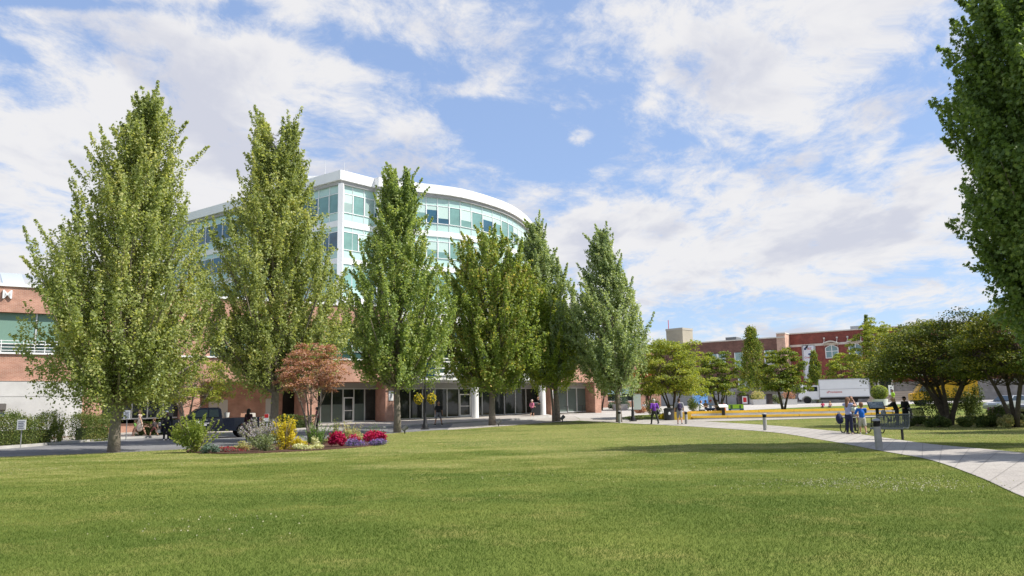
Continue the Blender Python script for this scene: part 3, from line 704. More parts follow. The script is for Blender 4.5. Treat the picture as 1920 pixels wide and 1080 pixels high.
m = MB(); m.bx(RS(1588), RS(1612), 3, 6, Hh, Hh+1.0); m.bx(RS(1610), RS(1620), 3.2, 5, Hh, Hh+1.5); m.build('roof_unit', mat('unit_grey', (.3, .32, .34), .6), redb)
m = MB(); m.bx(RS(1668), RS(1760), -3.5, -.2, 4.2, 4.5); m.build('entrance_roof', M_white, redb)

brn = thing('brown_building', 'brown brick building with plain parapet left of the red one', 'building', (50.7, 143, 1.4), RA)
x0, x1 = RS(1150), RS(1479)-.05
hb = RZ(1400, 637.5, -3)
m = MB(); m.bx(x0, x1, -3, 14, 3.0, hb); m.bx(x1-.3, x1, -3.0, 0, 3, hb+.7); m.build('wall', brn_b, brn)
m = MB(); m.bx(x0, x1, -3.1, 14, -.6, 3.0); m.build('stone_base', mat('base_concrete', (.36, .34, .33), .9, .1, .5), brn)
m = MB(); m.bx(x0, x1, -3.15, 14, hb, hb+.2); m.bx(x1-1.5, x1+.1, -3.15, 1, hb+.7, hb+.9); m.build('coping', pale, brn)
m = MB(); m.bx(x1-1.5, x1+.02, -3.04, 1, 3, hb+.7); m.build('corner_pier', brick_mat('sunlit_pink_brick', (.62, .40, .31), (.57, .35, .27), (.5, .38, .3), .4, .15), brn)  # paler brick: sunlight on the return wall put into its colour
gw = glass_mat('grey_window_glass', (.20, .30, .30), .1, .2, .6)
for (pa, pb, ya, yb) in ((1338, 1352, 680, 664), (1354, 1366, 680, 664), (1385, 1399, 690, 661), (1389, 1401, 731, 709), (1403, 1415, 731, 709), (1440, 1449, 682, 657), (1451, 1460, 682, 657)):
    za, zb = RZ(pa, ya, -3.2), RZ(pa, yb, -3.2)
    a, b = RS(pa)-.0, RS(pb); m = MB(); m.bx(a, b, -3.22, -3.151, za, zb); q = m.build('window', gw, brn)
    m = MB(); m.bx(a-.1, a+.05, -3.3, -3.16, za, zb); m.bx(b-.05, b+.1, -3.3, -3.16, za, zb); m.bx(a, b, -3.3, -3.221, (za+zb)/2-.06, (za+zb)/2+.06); m.bx(a-.15, b+.15, -3.35, -3.16, za-.15, za); m.build('window_frame', M_white, q)
m = MB(); m.bx(RS(1362), RS(1382), -1, 2, hb+.2, hb+.9); m.build('roof_unit', mat('unit_dark', (.12, .13, .14), .6), brn)

twr = GP(1281, 158); cc = thing('concrete_tower', 'square concrete stair tower rising over the left end of the brown building', 'tower', (twr.x, twr.y, twr.z), math.radians(46))
hT = HT(1287, 617.5, twr)
m = MB(); m.bx(-1.9, 1.9, -1.9, 1.9, -.5, hT); m.build('shaft', mat('tower_concrete', (.30, .275, .22), .9, .12, .4, .3, 3), cc)
m = MB(); m.bx(-1.97, 1.97, -1.97, 1.97, hT-.3, hT+.12)
m.build('cap', mat('tower_cap', (.34, .32, .28), .9), cc)
m = MB(); m.ball((-2.05, .1, hT-5.3), (.15, .75, 1.6)); m.build('disc', M_white, cc)
mst = GP(1261, 160); mp_ = thing('radio_mast', 'thin red and white striped mast beside the concrete tower', 'mast', mst)
hM = HT(1261, 600, mst)
for k in range(8):
    m = MB(); m.tube([(0, 0, hM*k/8), (0, 0, hM*(k+1)/8)], .07, 6); m.build('segment', mat('mast_red', (.6, .06, .08), .5) if k % 2 else M_white, mp_)

lowb = thing('brick_shop', 'low brick shop with pale blinds behind the yellowish trees', 'building', (GP(1180, 100).x, 100, gz(100)), math.radians(4))
m = MB(); m.bx(-9, 4.1, 0, 8, -.5, .75); m.bx(-9, 4.1, 0, 8, 2.6, 7.2)
for x in (-9, -4.2, .8, 2.6): m.bx(x, x+1.5, 0, 8, .75, 2.6)
m.build('wall', B_, lowb)
for (a, b) in ((-7.5, -4.2), (-2.7, .8)):
    m = MB(); m.bx(a, b, .3, .4, .75, 2.6); q = m.build('window', M_gl_dark, lowb); m = MB(); m.bx(a, b, .2, .29, 1.7, 2.6); m.build('blind', mat('blue_blind', (.38, .55, .56), .6), q)
    m = MB(); m.bx((a+b)/2-.06, (a+b)/2+.06, .15, .3, .75, 2.6); m.bx(a, b, .05, .3, .72, .82); m.build('window_frame', M_white, q)
m = MB(); m.bx(-.4, 3.4, -.2, 0, 3.6, 4.6); m.build('shop_sign', mat('sign_red', (.55, .05, .04), .5), lowb)

# distant wooded hill, the air haze put into its bluish colour
hv = []; hf = []; nx, ny = 50, 10; rr = random.Random(4)
for j in range(ny+1):
    for i in range(nx+1):
        x = -1500+i*80; y = 2600+j*120; h = 215*math.sin(math.pi*j/ny)*(.55+.45*math.sin(i*.33+1.2)*math.cos(i*.11))*math.exp(-((x-560)/700)**2)*1.35; hv.append((x, y, h+rr.uniform(-4, 4)))
for j in range(ny):
    for i in range(nx): a = j*(nx+1)+i; hf.append((a, a+1, a+nx+2, a+nx+1))
me = bpy.data.meshes.new('hills'); me.from_pydata(hv, [], hf); me.materials.append(mat('hazed_wooded_hill', (.075, .14, .22), .95, .15, .01)); ho = bpy.data.objects.new('hills', me); SC.objects.link(ho); tag(ho, kind='structure')

# ================================================================ trees
M_bark = mat('grey_bark', (.20, .17, .14), .9, .25, 5, .8, 22); M_bark2 = mat('dark_bark', (.09, .07, .055), .9, .25, 6, .8, 22)
def plume_tree(name, label, base, H, cb, prof, lm, seed, nb=85, plumes=6, per=120, leaf=.13, trunk_r=.2, lean=(0, 0), wind=(0, 0), steep=1.9, shape='diamond', group='trees standing along the road', spread=1.0, sprays=None, up=.45, fork=None, fill=2.4):
    """ascending branches carrying upright leafy plumes; prof(t) crown radius for t 0..1 from crown base to top"""
    H *= .945; rng = np.random.default_rng(seed); R = thing(name, label, 'tree', base, 0, group)
    tr = MB(); pts = []; 
    n = 12
    for i in range(n+1):
        t = i/n; pts.append((lean[0]*t*t+rng.normal()*.04*(i > 1), lean[1]*t*t+rng.normal()*.04*(i > 1), H*.93*t-.15))
    def trunk_at(z):
        t = max(0, min(1, z/(H*.93))); return np.array([lean[0]*t*t, lean[1]*t*t, z])
    rad = [trunk_r*.8*(1.25 if i == 0 else (1.04 if i == 1 else 1))*(1-.93*i/n)+.012 for i in range(n+1)]
    tr.tube(pts, rad, 10)
    C = []; O = []; 
    ga = 2.39996
    for i in range(nb):
        f = (i+.5)/nb; f = f**.85
        a = i*ga+rng.uniform(-.35, .35); 
        tt = f*.97                                     # where the branch tip lies in the crown
        zt_ = cb+(H-cb)*(tt+.03); rr = prof(tt)*rng.uniform(.62, 1.0)*(1+.13*math.sin(2.2*zt_+1.7*a+seed)); fk = 0 if fork is None else (1 if math.cos(a-fork[1]) > 0 else -1)*fork[0]*max(0, tt-.48)*H*.5; rr *= 1 if fork is None or tt < .5 else .72
        if rng.random() < .28: rr *= rng.uniform(.25, .7)
        rise = min((zt_-cb*.8), rr*steep*rng.uniform(.75, 1.15)+.3); zs = max(cb*.72, zt_-rise)
        p0 = trunk_at(zs); d = np.array([math.cos(a), math.sin(a), 0.]); p2 = trunk_at(zt_)+d*rr; 
        w = np.array([wind[0], wind[1], 0.])*(rr*.35)+(np.array([fk*math.cos(fork[1]), fk*math.sin(fork[1]), -abs(fk)*(.6 if fk*fork[2] < 0 else .1)]) if fork else 0); p2 = p2+w
        p1 = p0*.35+p2*.65-d*rr*.02; p1[2] = zs+(zt_-zs)*.42
        bz = [((1-t)**2)*p0+2*t*(1-t)*p1+t*t*p2 for t in (0, .25, .5, .75, 1)]
        br = .012+.045*trunk_r/.2*(1-tt)+.01*rr
        tr.tube(bz, [br, br*.8, br*.6, br*.4, br*.15], 5, cap=False)
        k = max(2, int(plumes*(.35+.65*min(1, rr/max(.8, prof(.3))))))
        for j in range(k):
            t = rng.uniform(.30, 1.0) if j else .97
            q = ((1-t)**2)*p0+2*t*(1-t)*p1+t*t*p2
            ln = rng.uniform(.55, 1.25)*(.75+.5*(1-tt))*spread*(1.75 if j == 0 and rng.random() < .7 else 1); side = rng.normal(size=3)*.30; side[2] = abs(side[2])
            dv = d*(.35+.25*rng.random())+side+np.array([wind[0]*.9, wind[1]*.9, 1.0]); dv /= np.linalg.norm(dv)
            m_ = int(per*1.2*rng.uniform(.6, 1.3)*ln); u = rng.uniform(-.18, 1, m_); r0 = (.25*spread)*(1-np.clip(u, 0, 1)*.80)
            off = rng.normal(size=(m_, 3))*.55; nn = np.linalg.norm(off, axis=1)[:, None]; off = off/np.maximum(nn, 1e-6)*np.minimum(nn, 1.15)
            P = q+u[:, None]*ln*dv+off*r0[:, None]; C.append(P); o_ = off*.7+d*.5; O.append(o_)
    for i in range(int(nb*fill)):                       # inner and lower foliage
        tt = rng.uniform(0, .9)**1.3; a = rng.uniform(0, 6.283); rr = prof(tt)*math.sqrt(rng.uniform(.02, .92)); z = cb+(H-cb)*tt-rng.uniform(.0, .9)*(rr > 1); d = np.array([math.cos(a), math.sin(a), 0.])
        q = trunk_at(z)+d*rr+np.array([wind[0], wind[1], 0.])*rr*.3; ln = rng.uniform(.6, 1.2)*spread; dv = d*.45+rng.normal(size=3)*.25+np.array([wind[0]*.9, wind[1]*.9, .85]); dv /= np.linalg.norm(dv)
        m_ = int(per*rng.uniform(.7, 1.3)*ln); u = rng.uniform(-.3, 1, m_); r0 = .30*spread*(1-np.clip(u, 0, 1)*.6); off = rng.normal(size=(m_, 3))*.55; C.append(q+u[:, None]*ln*dv+off*r0[:, None]); O.append(off*.7+d*.4)
    P = np.concatenate(C); O = np.concatenate(O); V, Fq = leaves(P, leaf, rng, shape, up=up, out=O*.8)
    tr.build('trunk', M_bark, R, smooth=2, fix=False)
    np_mesh('crown', V, Fq, lm, R); return R
def P_(*ks):
    xs = [k[0] for k in ks]; ys = [k[1] for k in ks]
    return lambda t: float(np.interp(t, xs, ys))
L_pop = leaf_mat('maple_leaf_olive', (.15, .19, .065), (.33, .38, .15), (.52, .50, .22), .45, .45, .38, .60)
L_pop2 = leaf_mat('maple_leaf_green', (.13, .19, .06), (.29, .37, .13), (.47, .49, .20), .45, .45, .38, .62)
L_map4 = leaf_mat('maple_leaf_autumn_tips', (.12, .18, .045), (.27, .34, .09), (.54, .42, .16), .45, .5, .42, .68)
L_lm4 = leaf_mat('light_green_maple_leaf', (.13, .20, .035), (.32, .40, .08), (.52, .48, .14), .45, .5, .4, .66)
L_silv = leaf_mat('silvery_green_leaf', (.13, .19, .08), (.32, .39, .19), (.54, .58, .38), .40, .6, .32, .60)
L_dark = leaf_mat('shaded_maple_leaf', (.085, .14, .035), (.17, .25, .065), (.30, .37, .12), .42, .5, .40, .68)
L_spr = leaf_mat('yellow_green_layered_leaf', (.11, .16, .03), (.27, .31, .055), (.44, .42, .09), .40, .8, .5, .62)
L_spr2 = leaf_mat('olive_layered_leaf', (.075, .125, .022), (.185, .235, .036), (.36, .31, .05), .35, .8, .5, .68)
L_mdk = leaf_mat('shaded_layered_leaf', (.060, .090, .016), (.135, .165, .026), (.36, .32, .05), .34, .8, .5, .66)  # layered leaf darkened: the right hand maples' shade put into its colour
L_red = leaf_mat('copper_red_leaf', (.20, .085, .06), (.42, .22, .165), (.46, .33, .20), .35, 1.4, .5, .6)

prof_a = P_((0, .48), (.07, .84), (.17, 1.0), (.29, 1.0), (.42, .90), (.54, .74), (.66, .54), (.77, .36), (.86, .24), (.94, .14), (1, .03))
def scaled(p, k): return lambda t: p(t)*k
t1 = GP(213, 33.2); plume_tree('maple_tree', 'broad upright green tree at the left end of the row, beside the white wall', t1, HT(262, 158, t1)*.99, 2.3, scaled(prof_a, 3.7), L_pop, 12, nb=190, plumes=9, per=100, leaf=.112, trunk_r=.27, lean=(.7, 0))
t2 = GP(513, 43); plume_tree('maple_tree', 'tall twin topped tree rising behind the flower bed and red maple', t2, HT(505, 200, t2), 3.2, scaled(prof_a, 4.15), L_pop, 22, nb=200, plumes=9, per=92, leaf=.13, trunk_r=.27, lean=(-.3, 0), fork=(.15, 0.0, -1))
t3 = GP(745, 53); plume_tree('maple_tree', 'slim pointed tree between the flower bed and the lamp post', t3, HT(733, 298, t3), 3.6, scaled(prof_a, 4.1), L_pop2, 33, nb=165, plumes=9, per=82, leaf=.155, trunk_r=.27, lean=(.1, 0), fork=(.10, 0.0, -1))
prof_m = P_((0, .5), (.1, .85), (.25, 1.0), (.4, .98), (.55, .88), (.7, .78), (.85, .62), (.94, .42), (1, .2))
t4 = GP(923, 62); plume_tree('maple_tree', 'full round topped maple with orange tips in front of the white columns', t4, HT(905, 425, t4), 3.2, scaled(prof_m, 4.5), L_map4, 44, nb=165, plumes=8, per=80, leaf=.175, trunk_r=.30, steep=1.2)
t4b = GP(1038, 66.2); plume_tree('maple_tree', 'smaller yellow green maple tucked between two taller trees by the entrance', t4b, HT(1003, 500, t4b), 3.4, scaled(prof_m, 2.9), L_lm4, 45, nb=110, plumes=8, per=75, leaf=.17, trunk_r=.13, steep=1.2, lean=(-2.3, -.4))
t5 = GP(1045, 67); plume_tree('poplar_tree', 'silvery windswept tree leaning left beside the end of the glass building', t5, HT(1018, 405, t5), 4.0, scaled(prof_a, 4.2), L_silv, 55, nb=150, plumes=8, per=78, leaf=.17, trunk_r=.3, lean=(-1.4, 0), wind=(-.45, 0))
t6 = GP(1161, 63); plume_tree('poplar_tree', 'silvery windswept tree at the right end of the row by the footpath', t6, HT(1140, 420, t6), 2.9, scaled(prof_a, 3.25), L_silv, 66, nb=140, plumes=8, per=78, leaf=.16, trunk_r=.27, lean=(-.7, 0), wind=(-.4, 0))
# the big tree at the right edge, its trunk just out of frame
tR = Vector((18.1, 25.2, 0)); prof_r = P_((0, .2), (.06, .38), (.2, .66), (.38, .95), (.5, 1.0), (.72, .92), (.9, .6), (1, .15))
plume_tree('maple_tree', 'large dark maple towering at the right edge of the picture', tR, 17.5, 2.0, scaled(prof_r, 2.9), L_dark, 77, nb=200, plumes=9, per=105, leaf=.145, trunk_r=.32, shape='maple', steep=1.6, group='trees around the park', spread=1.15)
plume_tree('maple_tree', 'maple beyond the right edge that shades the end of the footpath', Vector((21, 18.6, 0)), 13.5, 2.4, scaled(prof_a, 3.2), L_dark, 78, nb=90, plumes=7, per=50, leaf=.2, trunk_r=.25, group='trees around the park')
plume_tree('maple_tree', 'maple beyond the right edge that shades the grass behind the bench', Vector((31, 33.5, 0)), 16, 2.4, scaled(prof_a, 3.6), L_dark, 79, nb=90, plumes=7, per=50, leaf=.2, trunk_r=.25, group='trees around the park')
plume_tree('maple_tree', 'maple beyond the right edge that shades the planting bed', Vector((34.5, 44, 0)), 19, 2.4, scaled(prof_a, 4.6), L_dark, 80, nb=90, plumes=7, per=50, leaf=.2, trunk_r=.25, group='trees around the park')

def spread_tree(name, label, base, H, W, cb, lm, seed, n_pad=60, per=260, leaf=.12, trunks=4, tr_r=.10, group='small spreading trees', dome=1.0, bark=None, flat=.22, cut=None):
    """vase of stems under a crown of flat leafy layers"""
    rng = np.random.default_rng(seed); R = thing(name, label, 'tree', base, 0, group); tr = MB(); C = []; O = []
    stems = []; n_pad = int(n_pad*1.5); flat = flat*.75; per = per*.8
    for k in range(trunks):
        a = 2*math.pi*k/trunks+rng.uniform(-.4, .4); p = np.array([math.cos(a)*W*.30, math.sin(a)*W*.30, H*.62]); b0 = np.array([math.cos(a)*tr_r*.7, math.sin(a)*tr_r*.7, -.1])
        mid = np.array([math.cos(a)*W*.07, math.sin(a)*W*.07, cb*.65]); pts = [((1-t)**2)*b0+2*t*(1-t)*mid+t*t*p for t in np.linspace(0, 1, 6)]
        tr.tube(pts, [tr_r*(1-.8*t)+.01 for t in np.linspace(0, 1, 6)], 7); stems.append(pts)
    for i in range(n_pad):
        a = i*2.39996+rng.uniform(-.3, .3); h = ((i+.5)/n_pad)**.85; rr = math.sqrt(max(0, 1-(abs(h-.34)/.70)**2.0))*(1+.22*math.sin(a*3+seed)+.15*math.sin(a*5+seed*2))
        rad = W/2*rr*rng.uniform(.35, .98)**.6*dome; z = cb+(H-cb)*h*.98+rng.uniform(-.1, .1)*H*.1; z += (H-cb)*(.09*math.sin(a*2+seed)+.08*math.sin(a*5+seed*3))*(h > .35); c = np.array([math.cos(a)*rad, math.sin(a)*rad, z])
        s = stems[i % trunks][rng.integers(3, 6)]; m_ = (np.array(s)+c)/2; m_[2] -= .15
        tr.tube([s, m_, c], [tr_r*.2, tr_r*.12, .006], 4, cap=False)
        pr = W*.115*rng.uniform(.55, 1.35)*(1-.25*h); n_ = int(per*.85*(pr/(W*.115))**2); ang = rng.uniform(0, 2*math.pi, n_); q = np.sqrt(rng.uniform(0, 1, n_))*pr
        P = np.stack([np.cos(ang)*q*1.15, np.sin(ang)*q, rng.normal(size=n_)*flat*pr+(-.35*q*q/pr)], 1)
        C.append(P+c); O.append(P*0+np.array([math.cos(a), math.sin(a), 0])*.25)
    P = np.concatenate(C); V, Fq = leaves(P, leaf, rng, 'diamond', up=1.1, out=np.concatenate(O)); tr.build('trunk', bark or M_bark2, R, smooth=2, fix=False); np_mesh('crown', V, Fq, lm, R); return R
def st(name, label, px, y, top, halfw, cb, lm, seed, **k):
    b = GP(px, y); H = HT(px, top, b)*1.0; W = 1.66*halfw/F_PX*y; return spread_tree(name, label, b, H, W, cb, lm, seed, **k)
st('layered_tree', 'wide yellow green layered tree right of the tall row, over the litter bin', 1262, 69, 641, 78, 2.0, L_spr, 101, n_pad=95, per=330, leaf=.15, trunks=5)
st('layered_tree', 'darker green layered tree above the seated group', 1349, 76, 662, 50, 1.8, L_spr2, 102, n_pad=60, per=260, leaf=.16, trunks=5)
st('layered_tree', 'small round crowned tree alone on the grass left of the white truck', 1469, 79, 660, 52, 2.0, L_spr2, 103, n_pad=75, per=300, leaf=.16, trunks=3, tr_r=.13)
st('layered_tree', 'low yellowish tree behind the white box truck', 1590, 118, 663, 42, 2.0, L_spr, 104, n_pad=60, per=220, leaf=.24, trunks=3)
st('layered_tree', 'spreading dark maple over the planting bed on the right', 1780, 47, 602, 150, 2.9, L_mdk, 105, n_pad=150, per=420, leaf=.12, trunks=6, tr_r=.15)
st('layered_tree', 'second spreading maple at the right edge behind the planting bed', 1905, 41, 582, 112, 2.6, L_mdk, 106, n_pad=110, per=420, leaf=.11, trunks=4, tr_r=.13)
st('layered_tree', 'yellow green tree whose crown fills the gap left of the spreading dark maple', 1656, 75, 606, 50, 4.3, L_spr, 107, n_pad=60, per=260, leaf=.15, trunks=3)
st('layered_tree', 'feathery yellow green tree beside the parked pickup', 350, 54.5, 672, 84, 2.4, L_spr, 108, n_pad=60, per=230, leaf=.13, trunks=4, bark=M_bark)
st('red_maple', 'copper red maple behind the flower bed', 582, 38.5, 650, 72, 2.6, L_red, 109, n_pad=72, per=200, leaf=.085, trunks=4, tr_r=.055, group='ornamental trees', flat=.16, bark=M_bark)
st('layered_tree', 'small dark green tree at the corner of the brick building', 1127, 90, 690, 30, 1.6, L_spr2, 110, n_pad=40, per=220, leaf=.2, trunks=2, tr_r=.12)
st('layered_tree', 'yellowish tree in front of the low brick shop', 1215, 88, 655, 34, 2.0, L_spr, 111, n_pad=45, per=220, leaf=.2, trunks=3, tr_r=.12)
# columnar conifers and oaks
def column_tree(label, px, y, top, halfw, lm, seed, name='columnar_tree', n=240, per=55, leaf=.2, wob=.25):
    b = GP(px, y); H = HT(px, top, b); W = halfw/F_PX*y; R = thing(name, label, 'tree', b, 0, 'narrow upright trees'); rng = np.random.default_rng(seed); C = []; O = []
    MB().tube([(0, 0, -.1), (0, 0, H*.9)], [.2, .03], 6).build('trunk', M_bark2, R)
    for i in range(n):
        t = rng.random(); r = W*(min(1, t/.15)*(1-t)**.62*1.25+.03)*rng.uniform(.6, 1.05); a = rng.uniform(0, 6.283); z = .3+t*(H-.8); u = rng.uniform(0, 1, per)
        c = np.array([math.cos(a)*r, math.sin(a)*r, z]); P = c+u[:, None]*np.array([math.cos(a)*.15, math.sin(a)*.15, 1.0])*W*.5+rng.normal(size=(per, 3))*W*.10; C.append(P); O.append(P*0+np.array([math.cos(a), math.sin(a), 0]))
    V, Fq = leaves(np.concatenate(C), leaf, rng, 'diamond', up=.2, out=np.concatenate(O)); np_mesh('crown', V, Fq, lm, R); return R
column_tree('tall dark columnar tree in front of the brown building', 1417, 112, 616, 24, L_spr2, 120)
column_tree('short cone shaped tree beside the tall banner', 1533, 116, 658, 14, L_spr2, 121, n=150)
column_tree('slender tip of a tree showing above the red building', 1638, 108, 588, 10, L_spr2, 122, n=110)

# ================================================================ shrubs, hedges, flowers
def foliage_blob(C, rng, c, r, n, shell=.55):
    d = rng.normal(size=(n, 3)); d /= np.linalg.norm(d, axis=1)[:, None]; q = rng.uniform(shell, 1.0, n)**.7; C.append(np.array(c)+d*q[:, None]*np.array(r)); return d
def shrub(name, label, px, y, hw, h, lm, seed, cat='shrub', group=None, leaf=.06, n=2600, blobs=9, stems=True, flowers=None, depth=None, up=.4, spiky=0.0, core=True, wall=False, rz=0, lift=0):
    b = GP(px, y) if not isinstance(px, Vector) else px; W = hw/F_PX*b.y if hw > 3 or not wall else hw; D = depth or W; rng = np.random.default_rng(seed)
    R = thing(name, label, cat, b+Vector((0, 0, lift)), rz, group); C = []; O = []
    if stems:
        m = MB()
        for k in range(7): a = rng.uniform(0, 6.28); m.tube([(0, 0, -.05), (math.cos(a)*W*.4, math.sin(a)*D*.4, h*.45), (math.cos(a)*W*.7, math.sin(a)*D*.6, h*.85)], [.02, .014, .006], 5)
        m.build('stems', M_bark, R)
    for k in range(blobs):
        a = rng.uniform(0, 6.28); q = math.sqrt(rng.random())*.62; z = rng.uniform(.25, .72)*h*(1-.45*q); rr = rng.uniform(.28, .45)
        cnt = n//blobs; d = foliage_blob(C, rng, (math.cos(a)*q*W, math.sin(a)*q*D, z), (W*rr, D*rr, h*rr*.8), cnt, .3); O.append(d)
    P = np.concatenate(C); O = np.concatenate(O); P[:, 2] = np.maximum(P[:, 2], .03)
    if spiky:
        k = rng.integers(0, 40, len(P)); dirs = rng.normal(size=(40, 3)); dirs[:, 2] = np.abs(dirs[:, 2])+1.0; dirs /= np.linalg.norm(dirs, axis=1)[:, None]; t = rng.uniform(0, 1, len(P))**.8
        P2 = dirs[k]*t[:, None]*np.array([W*1.3, D*1.3, h])*1.05+rng.normal(size=P.shape)*.018; sel = rng.random(len(P)) < spiky; P[sel] = P2[sel]; P[:, 2] = np.maximum(P[:, 2], .03)
    V, Fq = leaves(P, leaf, rng, 'diamond', up=up, out=O*.6); np_mesh('foliage', V, Fq, lm, R)
    if flowers:
        fm, fn, fs, lo = flowers; idx = rng.choice(np.where(P[:, 2] > h*lo)[0], fn); Q = P[idx]+O[idx]*.03+np.array([0, 0, .02]); V, Fq = leaves(Q, fs, rng, 'diamond', up=.9); np_mesh('blossoms', V, Fq, fm, R)
    return R
def hedge(label, pa, pb, z_top, lm, seed, thick=.8, leaf=.07, dens=900, ragged=.12, name='hedge', group='hedges along the brick building'):
    L_ = (pb-pa).length; ang = math.atan2(pb.y-pa.y, pb.x-pa.x); R = thing(name, label, 'hedge', pa, ang, group); rng = np.random.default_rng(seed); h = z_top; n = int(dens*(L_*h*2+L_*thick+thick*h*2))
    P = rng.uniform(0, 1, (n, 3))*[L_, thick, h]; P[:, 1] -= thick/2; face = rng.integers(0, 4, n); P[face == 0, 1] = -thick/2; P[face == 1, 1] = thick/2; P[face == 2, 2] = h
    P += rng.normal(size=P.shape)*ragged*.5; P[:, 2] = np.maximum(P[:, 2]+np.sin(P[:, 0]*2.3+seed)*ragged, .02)
    V, Fq = leaves(P, leaf, rng, 'diamond', up=.3); np_mesh('foliage', V, Fq, lm, R)
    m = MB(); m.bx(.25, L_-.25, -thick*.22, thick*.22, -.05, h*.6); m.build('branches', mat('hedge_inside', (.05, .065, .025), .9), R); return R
L_hed = leaf_mat('hedge_leaf', (.05, .085, .018), (.13, .175, .04), (.25, .22, .07), .25, 1.5); L_box = leaf_mat('box_leaf', (.04, .07, .015), (.09, .125, .03), (.17, .19, .05), .2, 2)
L_lime = leaf_mat('lime_shrub_leaf', (.12, .17, .03), (.26, .32, .07), (.42, .42, .12), .4, 1.5); L_yel = leaf_mat('golden_shrub_leaf', (.30, .26, .02), (.56, .47, .04), (.70, .58, .08), .4, 2)
L_fea = leaf_mat('feathery_green_leaf', (.07, .13, .03), (.14, .24, .05), (.22, .3, .09), .4, 2); L_sage = leaf_mat('grey_sage_leaf', (.11, .16, .07), (.24, .28, .13), (.34, .36, .22), .3, 2)
L_var = leaf_mat('variegated_leaf', (.24, .27, .10), (.46, .44, .20), (.60, .42, .20), .3, 2.5); L_crm = leaf_mat('cream_hosta_leaf', (.30, .34, .12), (.60, .60, .36), (.80, .78, .60), .3, 4)
L_mag = leaf_mat('magenta_leaf', (.20, .008, .045), (.50, .02, .10), (.62, .05, .20), .3, 3); L_blu = leaf_mat('blue_green_leaf', (.06, .11, .07), (.14, .20, .15), (.2, .26, .2), .2, 3)
F_pur = leaf_mat('purple_flower', (.17, .10, .36), (.30, .20, .56), (.45, .36, .72), .3, 6); F_lav = leaf_mat('lavender_flower', (.40, .34, .50), (.58, .52, .68), (.7, .66, .78), .3, 4); F_red = leaf_mat('dark_red_flower', (.16, .01, .02), (.34, .02, .05), (.5, .06, .1), .3, 4)
g = 'flower bed plants'
shrub('shrub', 'large lime green shrub at the left end of the flower bed', 368, 31.5, 50, 1.48, L_lime, 201, group=g, leaf=.075, n=5200, spiky=.4, depth=.75)
shrub('shrub', 'low blue green plant under the lime shrub', 392, 30.4, 22, .42, L_blu, 202, group=g, leaf=.05, n=1500, depth=.4, stems=False)
shrub('flowering_plant', 'dark red low flowers on the bark mulch', 432, 31.2, 34, .28, L_blu, 203, group=g, leaf=.035, n=900, depth=.5, stems=False, flowers=(F_red, 700, .05, .1))
shrub('lavender_bush', 'pale lavender flowering bush in the middle of the bed', 490, 32.5, 45, 1.28, L_sage, 204, group=g, leaf=.04, n=6000, spiky=.55, depth=.7, flowers=(F_lav, 3000, .045, .42))
shrub('ornamental_grass', 'grey green grassy tuft below the lavender', 497, 31, 30, .68, L_sage, 205, group=g, leaf=.05, n=1800, spiky=.8, depth=.5, stems=False)
shrub('shrub', 'small buff variegated plant left of the grassy tuft', 455, 31.4, 20, .50, L_var, 206, group=g, leaf=.05, n=700, depth=.35, stems=False)
shrub('golden_shrub', 'bright golden yellow shrub in the middle of the bed', 534, 32.2, 27, 1.38, L_yel, 207, group=g, leaf=.085, n=1900, spiky=.5, depth=.5)
shrub('golden_shrub', 'low golden mound beside the bright yellow shrub', 560, 32.0, 20, .60, L_yel, 208, group=g, leaf=.055, n=1200, depth=.4, stems=False)
shrub('feathery_bush', 'fresh green feathery bush right of the yellow shrub', 597, 33.5, 31, 1.08, L_fea, 209, group=g, leaf=.05, n=3600, spiky=.4, depth=.6)
shrub('cream_plant', 'cream leaved low plants at the front edge of the bed', 577, 31.8, 32, .34, L_crm, 210, group=g, leaf=.06, n=1300, depth=.4, stems=False)
shrub('cream_plant', 'taller cream leaved plant beneath the feathery bush', 590, 33, 14, .62, L_crm, 211, group=g, leaf=.055, n=600, depth=.35, stems=False)
shrub('magenta_plant', 'magenta leaved clump left of the purple flowers', 630, 33.6, 26, .78, L_mag, 212, group=g, leaf=.085, n=1500, depth=.45, stems=False)
shrub('magenta_plant', 'magenta leaved clump at the right end of the bed', 701, 35.6, 31, .66, L_mag, 213, group=g, leaf=.085, n=1500, depth=.45, stems=False, lift=.12)
shrub('magenta_plant', 'small magenta clump behind the purple flowers', 664, 35.6, 14, .44, L_mag, 214, group=g, leaf=.07, n=450, depth=.25, stems=False, lift=.1)
shrub('purple_flowers', 'violet flowers edging the bed between the magenta clumps', 660, 34.2, 28, .32, L_blu, 215, group=g, leaf=.04, n=900, depth=.4, stems=False, flowers=(F_pur, 1500, .05, .1))
shrub('purple_flowers', 'violet flowers below the right magenta clump', 703, 34.7, 26, .30, L_blu, 216, group=g, leaf=.04, n=900, depth=.4, stems=False, flowers=(F_pur, 1400, .05, .1))
shrub('shrub', 'yellow and cream shrub behind the magenta clumps', 655, 37.5, 30, 1.0, L_var, 217, group=g, leaf=.06, n=2000, spiky=.25, depth=.6, flowers=(F_red, 60, .05, .3))
shrub('feathery_bush', 'small green feathery bush at the back right of the bed', 703, 38, 22, .85, L_fea, 218, group=g, leaf=.05, n=1800, depth=.5, spiky=.2)
shrub('ornamental_grass', 'upright leafy stems behind the cream shrub', 630, 38, 8, 1.2, L_lime, 219, group=g, leaf=.06, n=500, spiky=.5, depth=.25)

